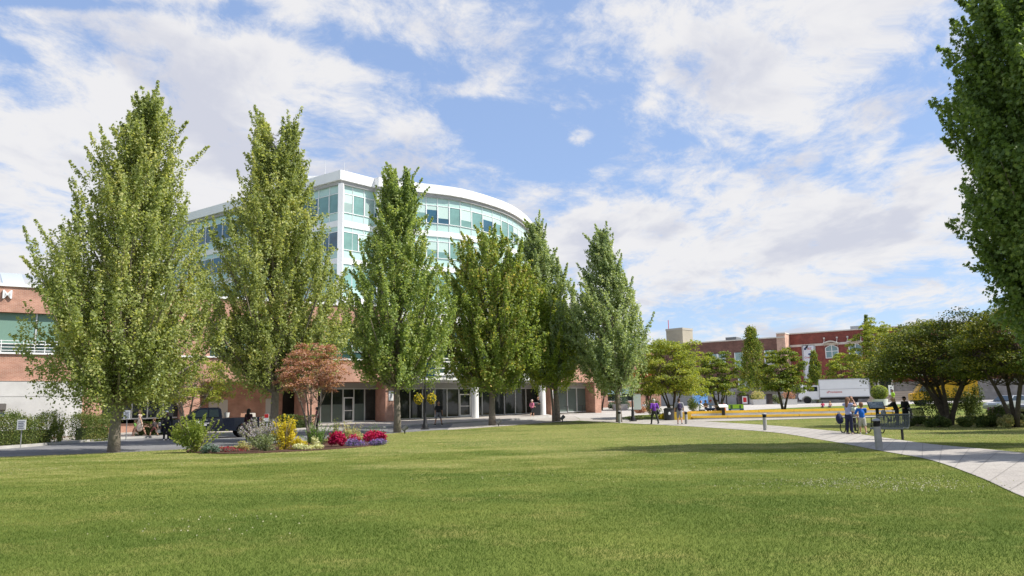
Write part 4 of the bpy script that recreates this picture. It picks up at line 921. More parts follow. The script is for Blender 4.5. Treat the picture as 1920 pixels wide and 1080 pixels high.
g = 'shrubs along the white wall'
def line_pt(px, back=1.2):
    a = G(px, float(np.interp(px, [-150, 0, 120, 240], [850, 842, 832, 823]))); return Vector((a.x-.3*back, a.y+back*1.0, gz(a.y+back)))
hedge('ragged green hedge at the far left under the white wall', line_pt(-120), line_pt(82), 1.42, L_hed, 301, dens=800, leaf=.07, ragged=.25, thick=1.0, group='hedges along the brick building')
hedge('ragged hedge right of the single shrub by the white wall', line_pt(132), line_pt(192), 1.38, L_hed, 302, dens=800, leaf=.07, ragged=.2, thick=1.0)
shrub('shrub', 'single pointed green shrub between two hedges at the white wall', line_pt(98), 0.0, 21, 1.95, L_lime, 303, group=g, leaf=.09, n=1800, depth=.6, spiky=.3)
hedge('low clipped dark hedge left of the pickup', FW(S(237), -5.2, 0)+Vector((0, 0, gz(FW(S(237), -5).y)+.1)), FW(S(312), -5.2, 0)+Vector((0, 0, gz(FW(S(312), -5).y)+.1)), .95, L_box, 304, dens=420, leaf=.08, ragged=.06)
hedge('low clipped hedge behind the pickup and the flower bed', FW(S(470), -3.5, 0)+Vector((0, 0, gz(FW(S(470), -3).y)+.1)), FW(S(562), -3.5, 0)+Vector((0, 0, gz(FW(S(562), -3).y)+.1)), .98, L_box, 305, dens=420, leaf=.08, ragged=.06)
# bed under the right maples
g = 'shrubs under the right hand maples'
for i, (px, y, hw, h, lm, lb) in enumerate([(1722, 46, 24, .6, L_box, 'low dark shrub at the left tip of the right hand planting bed'), (1760, 43.5, 26, .75, L_box, 'dark shrub at the foot of the spreading maple'),
        (1812, 43, 26, .8, L_hed, 'green shrub just right of the spreading maple trunk'), (1852, 42, 28, .85, L_box, 'dark mounded shrub in the middle of the right hand bed'), (1897, 41, 26, .8, L_var, 'yellow flowered shrub at the foot of the right edge maple'), (1935, 41, 26, .9, L_box, 'dark shrub cut by the right edge of the picture'),
        (1756, 50, 40, 3.7, L_box, 'taller dark bush behind the spreading maple trunk, left of the yellow truck'), (1818, 50, 36, 3.2, L_box, 'taller dark bush right of the spreading maple trunk'), (1874, 47, 26, 1.3, L_hed, 'leafy bush in front of the parked grey car')]):
    shrub('shrub', lb, px, y, hw, h, lm, 400+i, group=g, leaf=.085, n=4200, depth=.9)
g = 'plants around the plaza'
for i, (px, y, hw, h, lm, lb, extra) in enumerate([(1225, 74, 20, 1.9, L_box, 'dark evergreen bush behind the man in purple', None), (1205, 80, 22, .8, L_red, 'pink and red flower mound on the plaza edge', None), (1150, 92, 11, 1.0, L_blu, 'grey green round shrub in front of the shop window', None), (1172, 92, 12, 1.2, L_blu, 'grey green shrub right of the path tree trunk', None),
        (1246, 66, 14, .8, L_yel, 'yellow green bush beside the litter bin', None), (1195, 66, 26, .45, L_box, 'low ground plants on the grass strip by the black lamp post', None), (1300, 80, 20, 1.7, L_hed, 'leafy bush beside the seated group', None), (1460, 106, 18, 1.6, L_hed, 'green bush by the ramp railing', None), (1518, 110, 24, 3.2, L_blu, 'grey green bush behind the cab of the box truck', None)]):
    shrub('shrub', lb, px, y, hw, h, lm, 430+i, group=g, leaf=.11, n=1300)

# ================================================================ bollards, lamps, signs
M_bolc = mat('bollard_concrete', (.33, .32, .30), .85, .12, 5, .3, 40); M_rub = mat('tyre_rubber', (.018, .018, .018), .8); M_chr = mat('chrome', (.6, .6, .62), .2, metal=1)
def bollard(px, y, label, h=.95, r=.105, tilt=0):
    b = GP(px, y); R = thing('bollard_light', label, 'bollard', b, .3, 'bollard lights along the footpath'); R.rotation_euler = (0, tilt, .3)
    m = MB(); m.lathe([(r*1.08, -.05), (r*1.05, 0), (r, h*.06), (r, h*.74)], n=20); m.build('post', M_bolc, R, smooth=True)
    m = MB()
    for k in range(4): z = h*.76+k*h*.042; m.lathe([(r*.85, z), (r*1.12, z+.004), (r*1.14, z+h*.022), (r*.85, z+h*.034)], n=20)
    m.lathe([(r*.8, h*.74), (r*.8, h*.93)], n=20); m.build('louvre_head', M_black, R, smooth=True)
    m = MB(); m.lathe([(r*1.14, h*.92), (r*1.14, h*.945), (r*.8, h*.985), (r*.3, h*1.0), (.005, h*1.003)], n=20); m.build('dome_cap', mat('grey_cap', (.30, .30, .32), .5), R, smooth=True)
bollard(1649, 24.3, 'grey concrete bollard light nearest the camera, in front of the curved bench', tilt=-.03)
bollard(1435, 44, 'grey bollard light standing alone on the near edge of the footpath'); bollard(1287, 57.5, 'grey bollard light beside the man with the backpack'); bollard(1162, 61.5, 'bollard light at the foot of the last tall tree')

def lamp_post(px, y, label, H=4.6, banner=None, baskets=False, bcol=None):
    b = GP(px, y); R = thing('lamp_post', label, 'lamp post', b, 0, 'black lamp posts')
    m = MB(); m.lathe([(.32, -.05), (.32, .05), (.22, .12), (.20, .30), (.13, .42), (.11, .85), (.07, 1.0), (.055, H)], n=12); m.build('pole', M_black, R, smooth=True)
    m = MB(); m.lathe([(.10, H), (.16, H+.08), (.20, H+.5), (.24, H+.52), (.08, H+.72), (.02, H+.8)], n=10); m.build('lantern', mat('lantern_grey', (.2, .2, .2), .4), R, smooth=True)
    if baskets:
        for s in (-1, 1):
            m = MB(); m.tube([(0, 0, 2.75), (s*.3, 0, 2.95), (s*.42, 0, 2.75)], .02, 5); m.build('bracket', M_black, R)
            rng = np.random.default_rng(5+s); C = []; d = foliage_blob(C, rng, (s*.47, 0, 2.22), (.30, .30, .38), 900, .4); q = MB(); q.ball((s*.47, 0, 2.2), (.3, .3, .32)); k = q.build('basket', mat('moss_basket', (.06, .08, .03), .9), R)
            V, Fq = leaves(C[0], .09, rng, out=d*.6); np_mesh('leaves', V, Fq, L_fea, k); sel = rng.random(900) < .5; V, Fq = leaves(C[0][sel]*1.0+d[sel]*.05, .11, rng, out=d[sel]*1.2); np_mesh('flowers', V, Fq, leaf_mat('yellow_basket_flower', (.36, .27, .02), (.62, .48, .03), (.75, .62, .06), .3, 4), k)
    if banner:
        z0_, z1_, sd = banner; m = MB(); m.tube([(0, 0, z1_), (sd*.75, 0, z1_)], .02, 5); m.tube([(0, 0, z0_), (sd*.75, 0, z0_)], .02, 5); m.build('banner_arm', M_black, R)
        m = MB(); m.bx(min(.1*sd, .7*sd), max(.1*sd, .7*sd), -.01, .01, z0_+.03, z1_-.03); q = m.build('banner', bcol, R)
        if baskets: m = MB(); m.bx(.2, .6, -.02, -.011, z0_+.45, z0_+.56); m.bx(.2, .5, -.02, -.011, z0_+.3, z0_+.36); m.build('white_marks', M_white, q)
lamp_post(797, 57.5, 'black lamp post with two yellow flower baskets and a blue banner', 5.6, (3.7, 5.1, 1), True, mat('banner_blue', (.02, .09, .22), .6))
lamp_post(1187, 64, 'black lamp post with a pale narrow banner on the grass strip', 3.9, (.9, 2.2, 1), False, mat('banner_pale', (.5, .56, .52), .6))
def sign_post(px, y, top, w, h, label, face='w', name='street_sign'):
    b = GP(px, y); H = HT(px, top, b); R = thing(name, label, 'sign', b, 0, 'signs on posts'); m = MB(); m.tube([(0, 0, -.05), (0, 0, H-.02)], .028, 6); m.build('post', mat('galvanised', (.28, .29, .30), .5, metal=.4), R)
    m = MB(); m.bx(-w/2, w/2, -.05, -.03, H-h, H); q = m.build('sign_face', M_white, R)
    if face == 'lines':
        m = MB()
        for k in range(5): m.bx(-w*.36, w*(.36-.1*(k % 2)), -.054, -.051, H-h*(.2+.16*k)-.02, H-h*(.2+.16*k)+.012)
        m.build('print', mat('sign_ink', (.04, .05, .12), .6), q)
    if face == 'red':
        m = MB(); m.bx(-w*.46, w*.46, -.054, -.051, H-h*.52, H-h*.03); m.build('red_field', mat('sign_red2', (.6, .03, .03), .5), q)
    if face == 'ped': m = MB(); m.ball((0, -.053, H-h*.25), (.08, .01, .08)); m.bx(-.1, .1, -.056, -.051, H-h*.8, H-h*.4); m.build('print', mat('sign_ink', (.04, .05, .12), .6), q)
    return R
sign_post(38, 40.5, 787, .45, .50, 'small white notice on a grey post in front of the left hedge', 'lines')
sign_post(236, 49, 769.5, .40, .52, 'small white notice on a post right of the first tree trunk', 'lines')
sign_post(499, 49, 776, .28, .46, 'small red and white sign beside the second tree trunk', 'red')
sign_post(1509, 112, 721, .8, 1.2, 'white traffic sign on a post in front of the box truck', 'ped')
sign_post(1673, 92, 722, .6, 1.1, 'white sign above the person in the yellow vest', 'ped')
def uplight(px, y, label):
    b = GP(px, y); R = thing('ground_spotlight', label, 'lamp', b, .4, 'ground spotlights at the trees'); m = MB(); m.tube([(0, 0, -.03), (0, 0, .22)], .04, 6); m.build('stake', M_black, R); m = MB(); m.tube([(-.14, 0, .22), (.0, 0, .34), (.14, 0, .46)], [.13, .14, .16], 10); m.build('lamp_head', mat('spot_grey', (.1, .1, .1), .4), R)
uplight(759, 51, 'small black ground spotlight right of the third tree trunk'); uplight(935, 60.5, 'small ground spotlight at the foot of the round maple'); uplight(1055, 65.5, 'small ground spotlight beside the trunk of the leaning silvery tree')

# yellow seating steps
def steps_line(p0, p1, label):
    L_ = (p1-p0).length; R = thing('yellow_bench', label, 'bench', p0, math.atan2(p1.y-p0.y, p1.x-p0.x)); Y = mat('yellow_paint', (.78, .49, .05), .5, .08, 1.5); n = 6
    for k in range(n):
        a, b = L_*k/n, L_*(k+1)/n-.02; m = MB(); m.bx(a, b, 0, .45, .10, .28); m.build('front_beam', Y, R, bevel=.02); m = MB(); m.bx(a, b, 1.3, 1.75, .46, .66); m.build('rear_beam', Y, R, bevel=.02)
    m = MB(); m.bx(0, L_, .46, 1.28, -.25, .12); m.bx(0, L_, 1.76, 2.3, -.25, .45); m.bx(.1, L_-.1, .06, .4, -.1, .098); m.bx(.1, L_-.1, 1.36, 1.7, -.1, .458); m.build('concrete_step', M_concw, R); m = MB(); m.bx(-1.6, -.04, .1, 1.8, -.1, .62); m.build('end_block', Y, R, bevel=.03)
steps_line(GP(1298, 65), GP(1703, 64.5), 'long low yellow two tier seating bench curving across the grass')

# litter bins, planters, boards
def bin_(px, y, label, r=.33, h=.95):
    R = thing('litter_bin', label, 'litter bin', GP(px, y), 0, 'black litter bins'); m = MB(); m.lathe([(r*.9, 0), (r, .04), (r, h*.86)], n=18); m.build('body', mat('bin_black', (.03, .03, .033), .5), R, smooth=True)
    m = MB(); m.lathe([(r*1.06, h*.86), (r*1.06, h*.92), (r*.7, h), (r*.55, h*1.01)], n=18); m.build('lid', M_black, R, smooth=True); m = MB(); m.ball((-.05, -r, h*.55), (.1, .02, .12)); m.build('emblem', M_white, R)
bin_(1255, 64.5, 'black litter bin with white emblem at the left end of the yellow bench', .42, 1.0); bin_(1702, 58, 'black litter bin at the feet of the person in black', .33, .85)
b = GP(1381, 70); R = thing('display_board', 'green and dark blue board standing on the grass behind the yellow bench', 'board', b+Vector((0, 0, .22)), 0); m = MB(); m.bx(-.67, .67, -.03, .03, .12, .78); q = m.build('panel', mat('board_green', (.30, .50, .03), .5), R)
m = MB(); m.bx(-.67, .67, -.04, -.031, .18, .42); m.build('blue_band', mat('board_blue', (.03, .07, .16), .5), q); m = MB(); m.bx(-.67, .67, -.04, -.031, .12, .175); m.bx(-.45, .3, -.045, -.041, .28, .33); m.build('white_band', M_white, q); m = MB(); m.bx(-.5, -.3, -.04, -.031, .45, .74); m.bx(.3, .45, -.04, -.031, .45, .70); m.build('dark_figure', mat('dark_green', (.05, .10, .03), .6), q)
m = MB(); m.bx(-.6, -.55, -.2, .2, -.25, .12); m.bx(.55, .6, -.2, .2, -.25, .12); m.build('foot', M_black, R)
b = GP(1314, 95); R = thing('display_board', 'bright blue information board behind the leafy bush and seated group', 'board', b, 0); m = MB(); m.bx(-.9, .9, 0, .15, .3, 2.0); m.build('panel', mat('board_bright_blue', (.03, .22, .62), .5, .5, 3, col2=(.3, .5, .8)), R); m = MB(); m.bx(-.8, -.7, .02, .12, 0, .3); m.bx(.7, .8, .02, .12, 0, .3); m.build('foot', M_black, R)
b = GP(1357, 66); R = thing('lectern_sign', 'tilted white map panel on a black post, left of the green board', 'sign', b, 0); m = MB(); m.bx(-.12, .12, -.06, .06, -.05, .95); m.build('post', M_black, R)
m = MB(); m.box((0, -.05, 1.02), (.72, .5, .05), Matrix.Rotation(.45, 3, 'X')); m.build('panel', mat('panel_white', (.7, .7, .72), .3), R)
b = GP(1647, 50); R = thing('lectern_sign', 'dark framed picture panel on a post beside the bicycle', 'sign', b, -.15); m = MB(); m.bx(-.09, .09, -.06, .06, -.05, 1.05); m.build('post', M_black, R)
m = MB(); m.box((-.05, -.05, 1.2), (.95, .62, .05), Matrix.Rotation(.75, 3, 'X')); q = m.build('panel', M_black, R); m = MB(); m.box((-.05, -.07, 1.23), (.87, .54, .03), Matrix.Rotation(.75, 3, 'X')); m.build('picture', mat('panel_picture', (.12, .18, .24), .3, .9, 6, col2=(.45, .5, .55)), q)
b = GP(1652, 72); R = thing('planter', 'white planter with a round clipped green plant', 'planter', b, 0); m = MB(); m.lathe([(.5, 0), (.68, 1.15), (.6, 1.15)], n=16); m.build('pot', M_white, R, smooth=True)
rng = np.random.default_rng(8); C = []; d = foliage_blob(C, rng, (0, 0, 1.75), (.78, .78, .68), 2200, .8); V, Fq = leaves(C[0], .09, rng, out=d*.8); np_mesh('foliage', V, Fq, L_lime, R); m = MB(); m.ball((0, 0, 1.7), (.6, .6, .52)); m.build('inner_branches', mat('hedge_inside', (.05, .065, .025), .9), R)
for px, y, lb, lm in ((1422, 98, 'concrete planter with mixed plants in front of the dark topped shelter', L_var), (1480, 96, 'planter of brownish plants by the ramp railing', L_red), (1163, 90, 'low concrete planter in front of the brick shop', L_blu)):
    b = GP(px, y); R = thing('planter', lb, 'planter', b, 0, 'planters on the plaza'); m = MB(); m.box((0, 0, .3), (1.5, 1.0, .7), None, 1.1); m.build('pot', M_concw, R); rng = np.random.default_rng(int(px)); C = []; d = foliage_blob(C, rng, (0, 0, 1.1), (.9, .6, .7), 800, .3); V, Fq = leaves(C[0], .12, rng, out=d*.5); np_mesh('foliage', V, Fq, lm, R)
b = GP(1417, 104); R = thing('kiosk_shelter', 'low dark roofed shelter with a red and white notice on the plaza', 'shelter', b, 0); m = MB(); m.bx(-2.6, 2.6, -.9, .9, 1.35, 1.75); m.build('roof', mat('shelter_roof', (.10, .09, .08), .6), R)
m = MB(); m.bx(-2.3, -1.0, -.6, .6, -.1, 1.35); m.bx(1.6, 2.1, -.5, .5, -.1, 1.35); m.build('support', mat('shelter_brown', (.06, .045, .04), .7), R); m = MB(); m.bx(-1.9, -1.25, -.65, -.605, .15, 1.1); q = m.build('notice', M_white, R); m = MB(); m.bx(-1.8, -1.35, -.66, -.651, .35, .95); m.build('red_print', mat('sign_red2', (.6, .03, .03), .5), q)
p0, p1 = GP(1440, 116), GP(1512, 112); L_ = (p1-p0).length; R = thing('ramp_railing', 'grey railing and low wall along the ramp behind the round crowned tree', 'railing', p0, math.atan2(p1.y-p0.y, p1.x-p0.x)); m = MB(); m.bx(0, L_, 0, .3, -.4, .25); m.build('low_wall', M_concw, R)
m = MB(); m.tube([(0, .1, 1.5), (L_, .1, 1.5)], .06, 5); m.tube([(0, .1, .9), (L_, .1, .9)], .04, 5)
for k in range(9): m.tube([(L_*k/8, .1, .2), (L_*k/8, .1, 1.5)], .05, 5)
m.build('rails', mat('rail_grey', (.18, .18, .18), .5), R)
R = thing('plaza_post', 'thin black post alone on the bright plaza', 'bollard', GP(1383, 90), 0); m = MB(); m.lathe([(.12, 0), (.10, .1), (.08, 1.1), (.03, 1.2)], n=10); m.build('pole', M_black, R)
p0, p1 = GP(1626, 106), GP(1738, 101); L_ = (p1-p0).length; R = thing('stone_steps', 'wide tan stone steps in front of the red building entrance', 'steps', p0, math.atan2(p1.y-p0.y, p1.x-p0.x)); m = MB()
for k in range(5): m.bx(0, L_, k*.5, 4, k*.28-.3, (k+1)*.28-.03)
m.build('stair', mat('tan_stone', (.50, .42, .34), .8, .08, 1), R)
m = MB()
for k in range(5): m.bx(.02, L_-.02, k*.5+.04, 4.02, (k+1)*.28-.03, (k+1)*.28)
m.build('step_joint', mat('joint_brown', (.22, .17, .14), .9), R)  # thin brown layer on each step, set slightly back
b = GP(1351, 79); R = thing('orange_case', 'orange box standing by the seated group', 'box', b, .2); m = MB(); m.box((0, 0, .4), (.95, .6, .8), None, .9); m.build('body', mat('case_orange', (.75, .16, .02), .5), R, bevel=.04); m = MB(); m.tube([(-.2, 0, .78), (-.2, 0, .9), (.2, 0, .9), (.2, 0, .78)], .025, 5); m.build('handle', M_black, R)
# cafe tables by the end of the podium
for px, n_ in ((1052, 0), (1079, 1)):
    s = S(px); b = FW(s, -.6); b.z = gz(b.y)+.12; R = thing('cafe_table', 'left metal cafe table with chairs by the shop window' if n_ == 0 else 'right metal cafe table with chairs next to the brick pier', 'table', b, AL, 'cafe tables')
    m = MB(); m.cyl((0, 0, .72), .4, .03, 14); m.build('table_top', M_black, R); m = MB(); m.cyl((0, 0, 0), .03, .72, 6); m.cyl((0, 0, 0), .22, .02, 10); m.build('stem', M_black, R)
b = FW(S(986), -1.2); b.z = gz(b.y)+.12; R = thing('utility_bin', 'black square bin beside the right white column', 'litter bin', b, AL); m = MB(); m.bx(-.4, .4, -.3, .3, 0, 1.15); m.build('body', M_black, R, bevel=.03); m = MB(); m.bx(-.42, .42, -.32, .32, 1.16, 1.22); m.build('lid', mat('lantern_grey', (.2, .2, .2), .4), R)
b = GP(1868, 62); R = thing('purple_stool', 'small purple table on the plaza behind the right hand bed', 'table', b, 0); m = MB(); m.bx(-.45, .45, -.3, .3, .55, .62); m.build('table_top', mat('purple', (.28, .05, .30), .5), R)
for x in (-.4, .4):
    for y in (-.25, .25): m = MB(); m.bx(x-.03, x+.03, y-.03, y+.03, 0, .55); m.build('leg', mat('purple', (.28, .05, .30), .5), R)

# ================================================================ benches and picnic table
M_mesh = mat('green_black_steel', (.07, .08, .075), .45, metal=.2)
def slat_bench(loc, rz, label, W=1.7, strap=True):
    R = thing('park_bench', label, 'bench', loc, rz, 'black steel park benches')       # faces -y
    seat = [(-.26, .43), (-.20, .46), (-.05, .44), (.10, .43), (.20, .46)]; back = [(.20, .46), (.27, .56), (.31, .70), (.34, .86), (.40, .93)]
    def strip(prof, name):
        m = MB(); n = int(W/.055)
        for k in range(n):
            x = -W/2+(k+.5)*W/n
            for (a, b_) in zip(prof[:-1], prof[1:]):
                d = Vector((0, b_[0]-a[0], b_[1]-a[1])); m.box((x, (a[0]+b_[0])/2, (a[1]+b_[1])/2), (.036, d.length+.005, .008), Matrix.Rotation(math.atan2(d.z, d.y), 3, 'X'))
        m.build(name, M_mesh, R)
        return
    strip(seat, 'seat'); strip(back, 'backrest')
    m = MB(); m.tube([(-W/2, .40, .94), (W/2, .40, .94)], .035, 8); m.tube([(-W/2, -.27, .42), (W/2, -.27, .42)], .025, 8); m.tube([(-W/2, .2, .45), (W/2, .2, .45)], .02, 6)
    for x in (-W/2, W/2): m.tube([(x, y, z) for y, z in seat+back], .022, 6)
    m.build('rim', M_mesh, R)
    for x in (-W*.36, W*.36): m = MB(); m.bx(x-.035, x+.035, -.02, .06, -.05, .43); m.bx(x-.03, x+.03, -.22, .26, .40, .43); m.build('leg', M_black, R)
b = GP(1670, 30.6); slat_bench(b, math.radians(-50), 'curved black steel bench beside the nearest bollard', 1.25)
slat_bench(GP(1722, 50), math.radians(14), 'black steel bench on the grass right of the person in black', 1.5)
slat_bench(GP(1268, 74), math.radians(170), 'dark bench behind the litter bin and backpack man', 1.4)
tb = GP(1617, 37.5); R = thing('picnic_table', 'dark steel picnic table with curved tube legs on the grass', 'picnic table', tb, math.radians(4)); W = 1.75
m = MB()
for k in range(9): m.bx(-W/2, W/2, -.36+k*.08, -.30+k*.08, .73, .75)
m.tube([(-W/2, -.38, .74), (W/2, -.38, .74), (W/2, .38, .74), (-W/2, .38, .74), (-W/2, -.38, .74)], .025, 6); m.build('table_top', M_mesh, R)
for s in (-1, 1):
    m = MB()
    for k in range(4): y = s*.72+(-.12+k*.075); m.bx(-W/2, W/2, y-.025, y+.03, .43, .45)
    m.build('seat', M_mesh, R)
for x in (-W*.36, W*.36):
    for s in (-1, 1):
        m = MB(); pts = [(x, s*.25, .72), (x, s*.30, .35)]+[(x, s*(.30+.30*(1-math.cos(a))), .35-.33*math.sin(a)) for a in np.linspace(.3, math.pi/2, 5)]+[(x, s*(.62+.24*math.sin(a)), .26-.24*math.cos(a)) for a in np.linspace(.2, 1.6, 5)]+[(x, s*.80, .42)]; m.tube(pts, .025, 7); m.build('leg', M_black, R)
R = thing('backpack', 'navy blue backpack lying on the left end of the picnic table bench', 'backpack', tb+Vector((-.93, .25, .46)), .3); m = MB(); m.ball((0, 0, .24), (.17, .14, .25)); m.ball((0, -.12, .16), (.13, .08, .15)); m.build('bag', mat('navy_cloth', (.015, .02, .07), .8), R, smooth=2); m = MB(); m.tube([(-.05, 0, .47), (-.04, 0, .54), (.04, 0, .54), (.05, 0, .47)], .012, 5); m.build('handle', M_black, R)

# ================================================================ bicycle
def bicycle(loc, rz, label):
    R = thing('bicycle', label, 'bicycle', loc, rz); Mf = mat('bike_frame', (.03, .03, .035), .35)
    for x in (-.52, .52):
        m = MB(); n = 28; ring_ = [(x+.33*math.cos(2*math.pi*k/n), 0, .34+.33*math.sin(2*math.pi*k/n)) for k in range(n+1)]; m.tube(ring_, .022, 6, cap=False); wl = m.build('wheel', M_rub, R)
        m = MB(); m.tube([(x+.305*math.cos(2*math.pi*k/n), 0, .34+.305*math.sin(2*math.pi*k/n)) for k in range(n+1)], .012, 5, cap=False); m.build('rim', M_chr, wl)
        m = MB()
        for k in range(14): a = 2*math.pi*k/14; m.tube([(x, .02*(-1)**k, .34), (x+.3*math.cos(a), 0, .34+.3*math.sin(a))], .0025, 3)
        m.tube([(x, -.05, .34), (x, .05, .34)], .025, 8); m.build('spokes', M_chr, wl)
    m = MB(); bb = (-.05, 0, .30); st_ = (.15, 0, .80); hd = (-.38, 0, .82); hb = (-.41, 0, .70)
    for a, b_ in ((bb, st_), (st_, hd), (bb, hb), (bb, (.52, .04, .34)), (bb, (.52, -.04, .34)), (st_, (.52, .04, .34)), (st_, (.52, -.04, .34)), (hb, (-.52, .05, .34)), (hb, (-.52, -.05, .34)), (hd, hb), (hd, (-.36, 0, .98)), (st_, (.18, 0, .92))): m.tube([a, b_], .017, 6)
    m.build('frame', Mf, R)
    m = MB(); m.tube([(-.36, -.28, 1.0), (-.40, -.1, 1.02), (-.36, 0, .98), (-.40, .1, 1.02), (-.36, .28, 1.0)], .014, 6); m.build('handlebar', Mf, R); m = MB(); m.ball((.20, 0, .94), (.14, .08, .035)); m.build('saddle', M_black, R); m = MB(); m.tube([(-.05, -.09, .30), (-.05, -.12, .14)], .012, 5); m.tube([(-.05, .09, .30), (-.05, .12, .46)], .012, 5); m.lathe([(.09, -.01), (.09, .01)], (-.05, 0, .30), 14, 'y'); m.build('crank', Mf, R)
bk = GP(1672, 48); bicycle(bk, .12, 'dark bicycle with large wheels standing beside the two people in black')
R = thing('grey_bag', 'pale grey bag hanging on the bicycle handlebar', 'bag', bk+Vector((-.46, -.06, .62)), 0); m = MB(); m.ball((0, 0, .12), (.17, .09, .22)); m.tube([(-.05, 0, .3), (.05, 0, .42), (.1, 0, .3)], .01, 4); m.build('cloth', mat('bag_grey', (.35, .37, .42), .8), R, smooth=2)

# ================================================================ vehicles
def wheel(R, x, y, r, w, side, rimmat=None, name='wheel'):
    m = MB(); m.lathe([(r*.62, -w/2), (r*.95, -w/2), (r, -w*.35), (r, w*.35), (r*.95, w/2), (r*.62, w/2)], (x, y, r), 24, 'y'); q = m.build(name, M_rub, R, smooth=True)
    m = MB(); m.lathe([(r*.62, side*w*.30), (r*.60, side*w*.42), (r*.50, side*w*.30), (r*.2, side*w*.32), (r*.14, side*w*.45), (.01, side*w*.46)], (x, y, r), 20, 'y')
    for k in range(6): a = math.pi*2*k/6; m.box((x+r*.38*math.cos(a), y+side*w*.36, r+r*.38*math.sin(a)), (r*.42, w*.12, r*.13), Matrix.Rotation(-a, 3, 'Y'))
    m.build('rim', rimmat or M_chr, q); return q
def pickup():
    b = GP(391, 49.8); R = thing('pickup_truck', 'black four door pickup truck parked on the road behind the flower bed', 'pickup truck', (b.x, b.y, b.z+.005), AL-.10)   # front points to -x
    paint = mat('black_car_paint', (.005, .008, .018), .25, spec=.45, coat=.25); W = .98; r = .40
    def arch(cx, rr, z, n=9): return [(cx+rr*math.cos(a), z+rr*math.sin(a)) for a in np.linspace(0, math.pi, n)]
    low = [(-2.85, .50), (-2.85, .98), (-2.72, 1.12), (-1.45, 1.22), (-1.35, 1.26), (.62, 1.26), (.62, 1.22), (2.88, 1.25), (2.92, .62)]
    bot = [(2.45, .50)]+arch(1.95, .47, .40)[:]+[(1.45, .42), (-1.42, .42)]+arch(-1.92, .47, .40)+[(-2.42, .48)]
    m = MB(); m.prism([(x, z) for x, z in low+bot], -W, W); body = m.build('body', paint, R, bevel=.035, smooth=True)
    m = MB(); cab = [(-1.42, 1.24), (-.72, 1.84), (-.55, 1.88), (.42, 1.88), (.58, 1.80), (.66, 1.24)]; V = [(x, s*(W-.06-(z-1.24)*.22), z) for s in (-1, 1) for x, z in cab]; n = 6
    m.add(V, [tuple(range(n)), tuple(range(2*n-1, n-1, -1))]+[(i, i+n, (i+1) % n+n, (i+1) % n) for i in range(n)]); m.build('cab', paint, R, bevel=.03, smooth=True)
    gl = mat('car_glass', (.02, .03, .035), .04, spec=.9)
    for s in (-1, 1):
        for (a, b_, c, d) in ((-1.18, -.66, -.20, -.20), (-.12, -.12, .40, .46)):
            m = MB(); yy = lambda z: s*(W-.052-(z-1.24)*.22); m.add([(a, yy(1.30), 1.30), (b_, yy(1.76), 1.76), (c, yy(1.76), 1.76), (d, yy(1.30), 1.30), (a, yy(1.30)+s*.012, 1.30), (b_, yy(1.76)+s*.012, 1.76), (c, yy(1.76)+s*.012, 1.76), (d, yy(1.30)+s*.012, 1.30)], [(0, 1, 2, 3), (4, 5, 6, 7), (0, 1, 5, 4), (1, 2, 6, 5), (2, 3, 7, 6), (3, 0, 4, 7)]); m.build('side_window', gl, R)
        m = MB(); m.box((-1.12, s*(W+.10), 1.32), (.10, .20, .18)); m.build('mirror', paint, R, bevel=.02)
        m = MB(); m.box((-.28, s*(W+.006), 1.12), (.16, .02, .035)); m.box((.42, s*(W+.006), 1.12), (.16, .02, .035)); m.build('door_handle', M_chr, R)
        for cx in (-1.92, 1.95): wheel(R, cx, s*(W-.13), r, .25, s)
        m = MB(); m.box((-2.84, s*.72, .93), (.10, .36, .22)); m.build('headlight', mat('lamp_clear', (.75, .77, .8), .1, spec=.8), R, bevel=.02)
        m = MB(); m.box((2.90, s*.88, .98), (.06, .14, .34)); m.build('tail_light', mat('lamp_red', (.4, .01, .01), .2), R)
    m = MB(); m.add([(-1.40, -.78, 1.27), (-1.40, .78, 1.27), (-.76, .70, 1.82), (-.76, -.70, 1.82), (-1.42, -.78, 1.28), (-1.42, .78, 1.28), (-.78, .70, 1.83), (-.78, -.70, 1.83)], [(0, 1, 2, 3), (4, 5, 6, 7), (0, 1, 5, 4), (1, 2, 6, 5), (2, 3, 7, 6), (3, 0, 4, 7)]); m.build('windscreen', gl, R)
    m = MB(); m.bx(-2.90, -2.84, -.52, .52, .70, 1.02); g_ = m.build('grille', M_black, R); m = MB()
    for z in (.70, .86, 1.02): m.bx(-2.93, -2.90, -.54, .54, z-.02, z+.02)
    m.build('grille_bar', M_chr, g_)
    m = MB(); m.bx(-3.0, -2.80, -.96, .96, .42, .62); m.bx(2.92, 3.05, -.9, .9, .45, .62); m.build('bumper', M_chr, R, bevel=.03)
    m = MB(); m.bx(.75, 2.75, -.80, .80, 1.2562, 1.262); m.build('bed', M_black, R)
    m = MB()
    for s in (-1, 1): m.bx(-.95, -.1, s*W+(-.004 if s < 0 else .002), s*W+(-.002 if s < 0 else .004), .92, .95); m.bx(-.95, -.25, s*W+(-.004 if s < 0 else .002), s*W+(-.002 if s < 0 else .004), .80, .86); m.bx(-.9, -.5, s*W+(-.004 if s < 0 else .002), s*W+(-.002 if s < 0 else .004), .98, 1.08)
    m.build('door_decal', M_white, R)
    p = R.matrix_basis @ Vector((1.5, 0, 1.26)); 
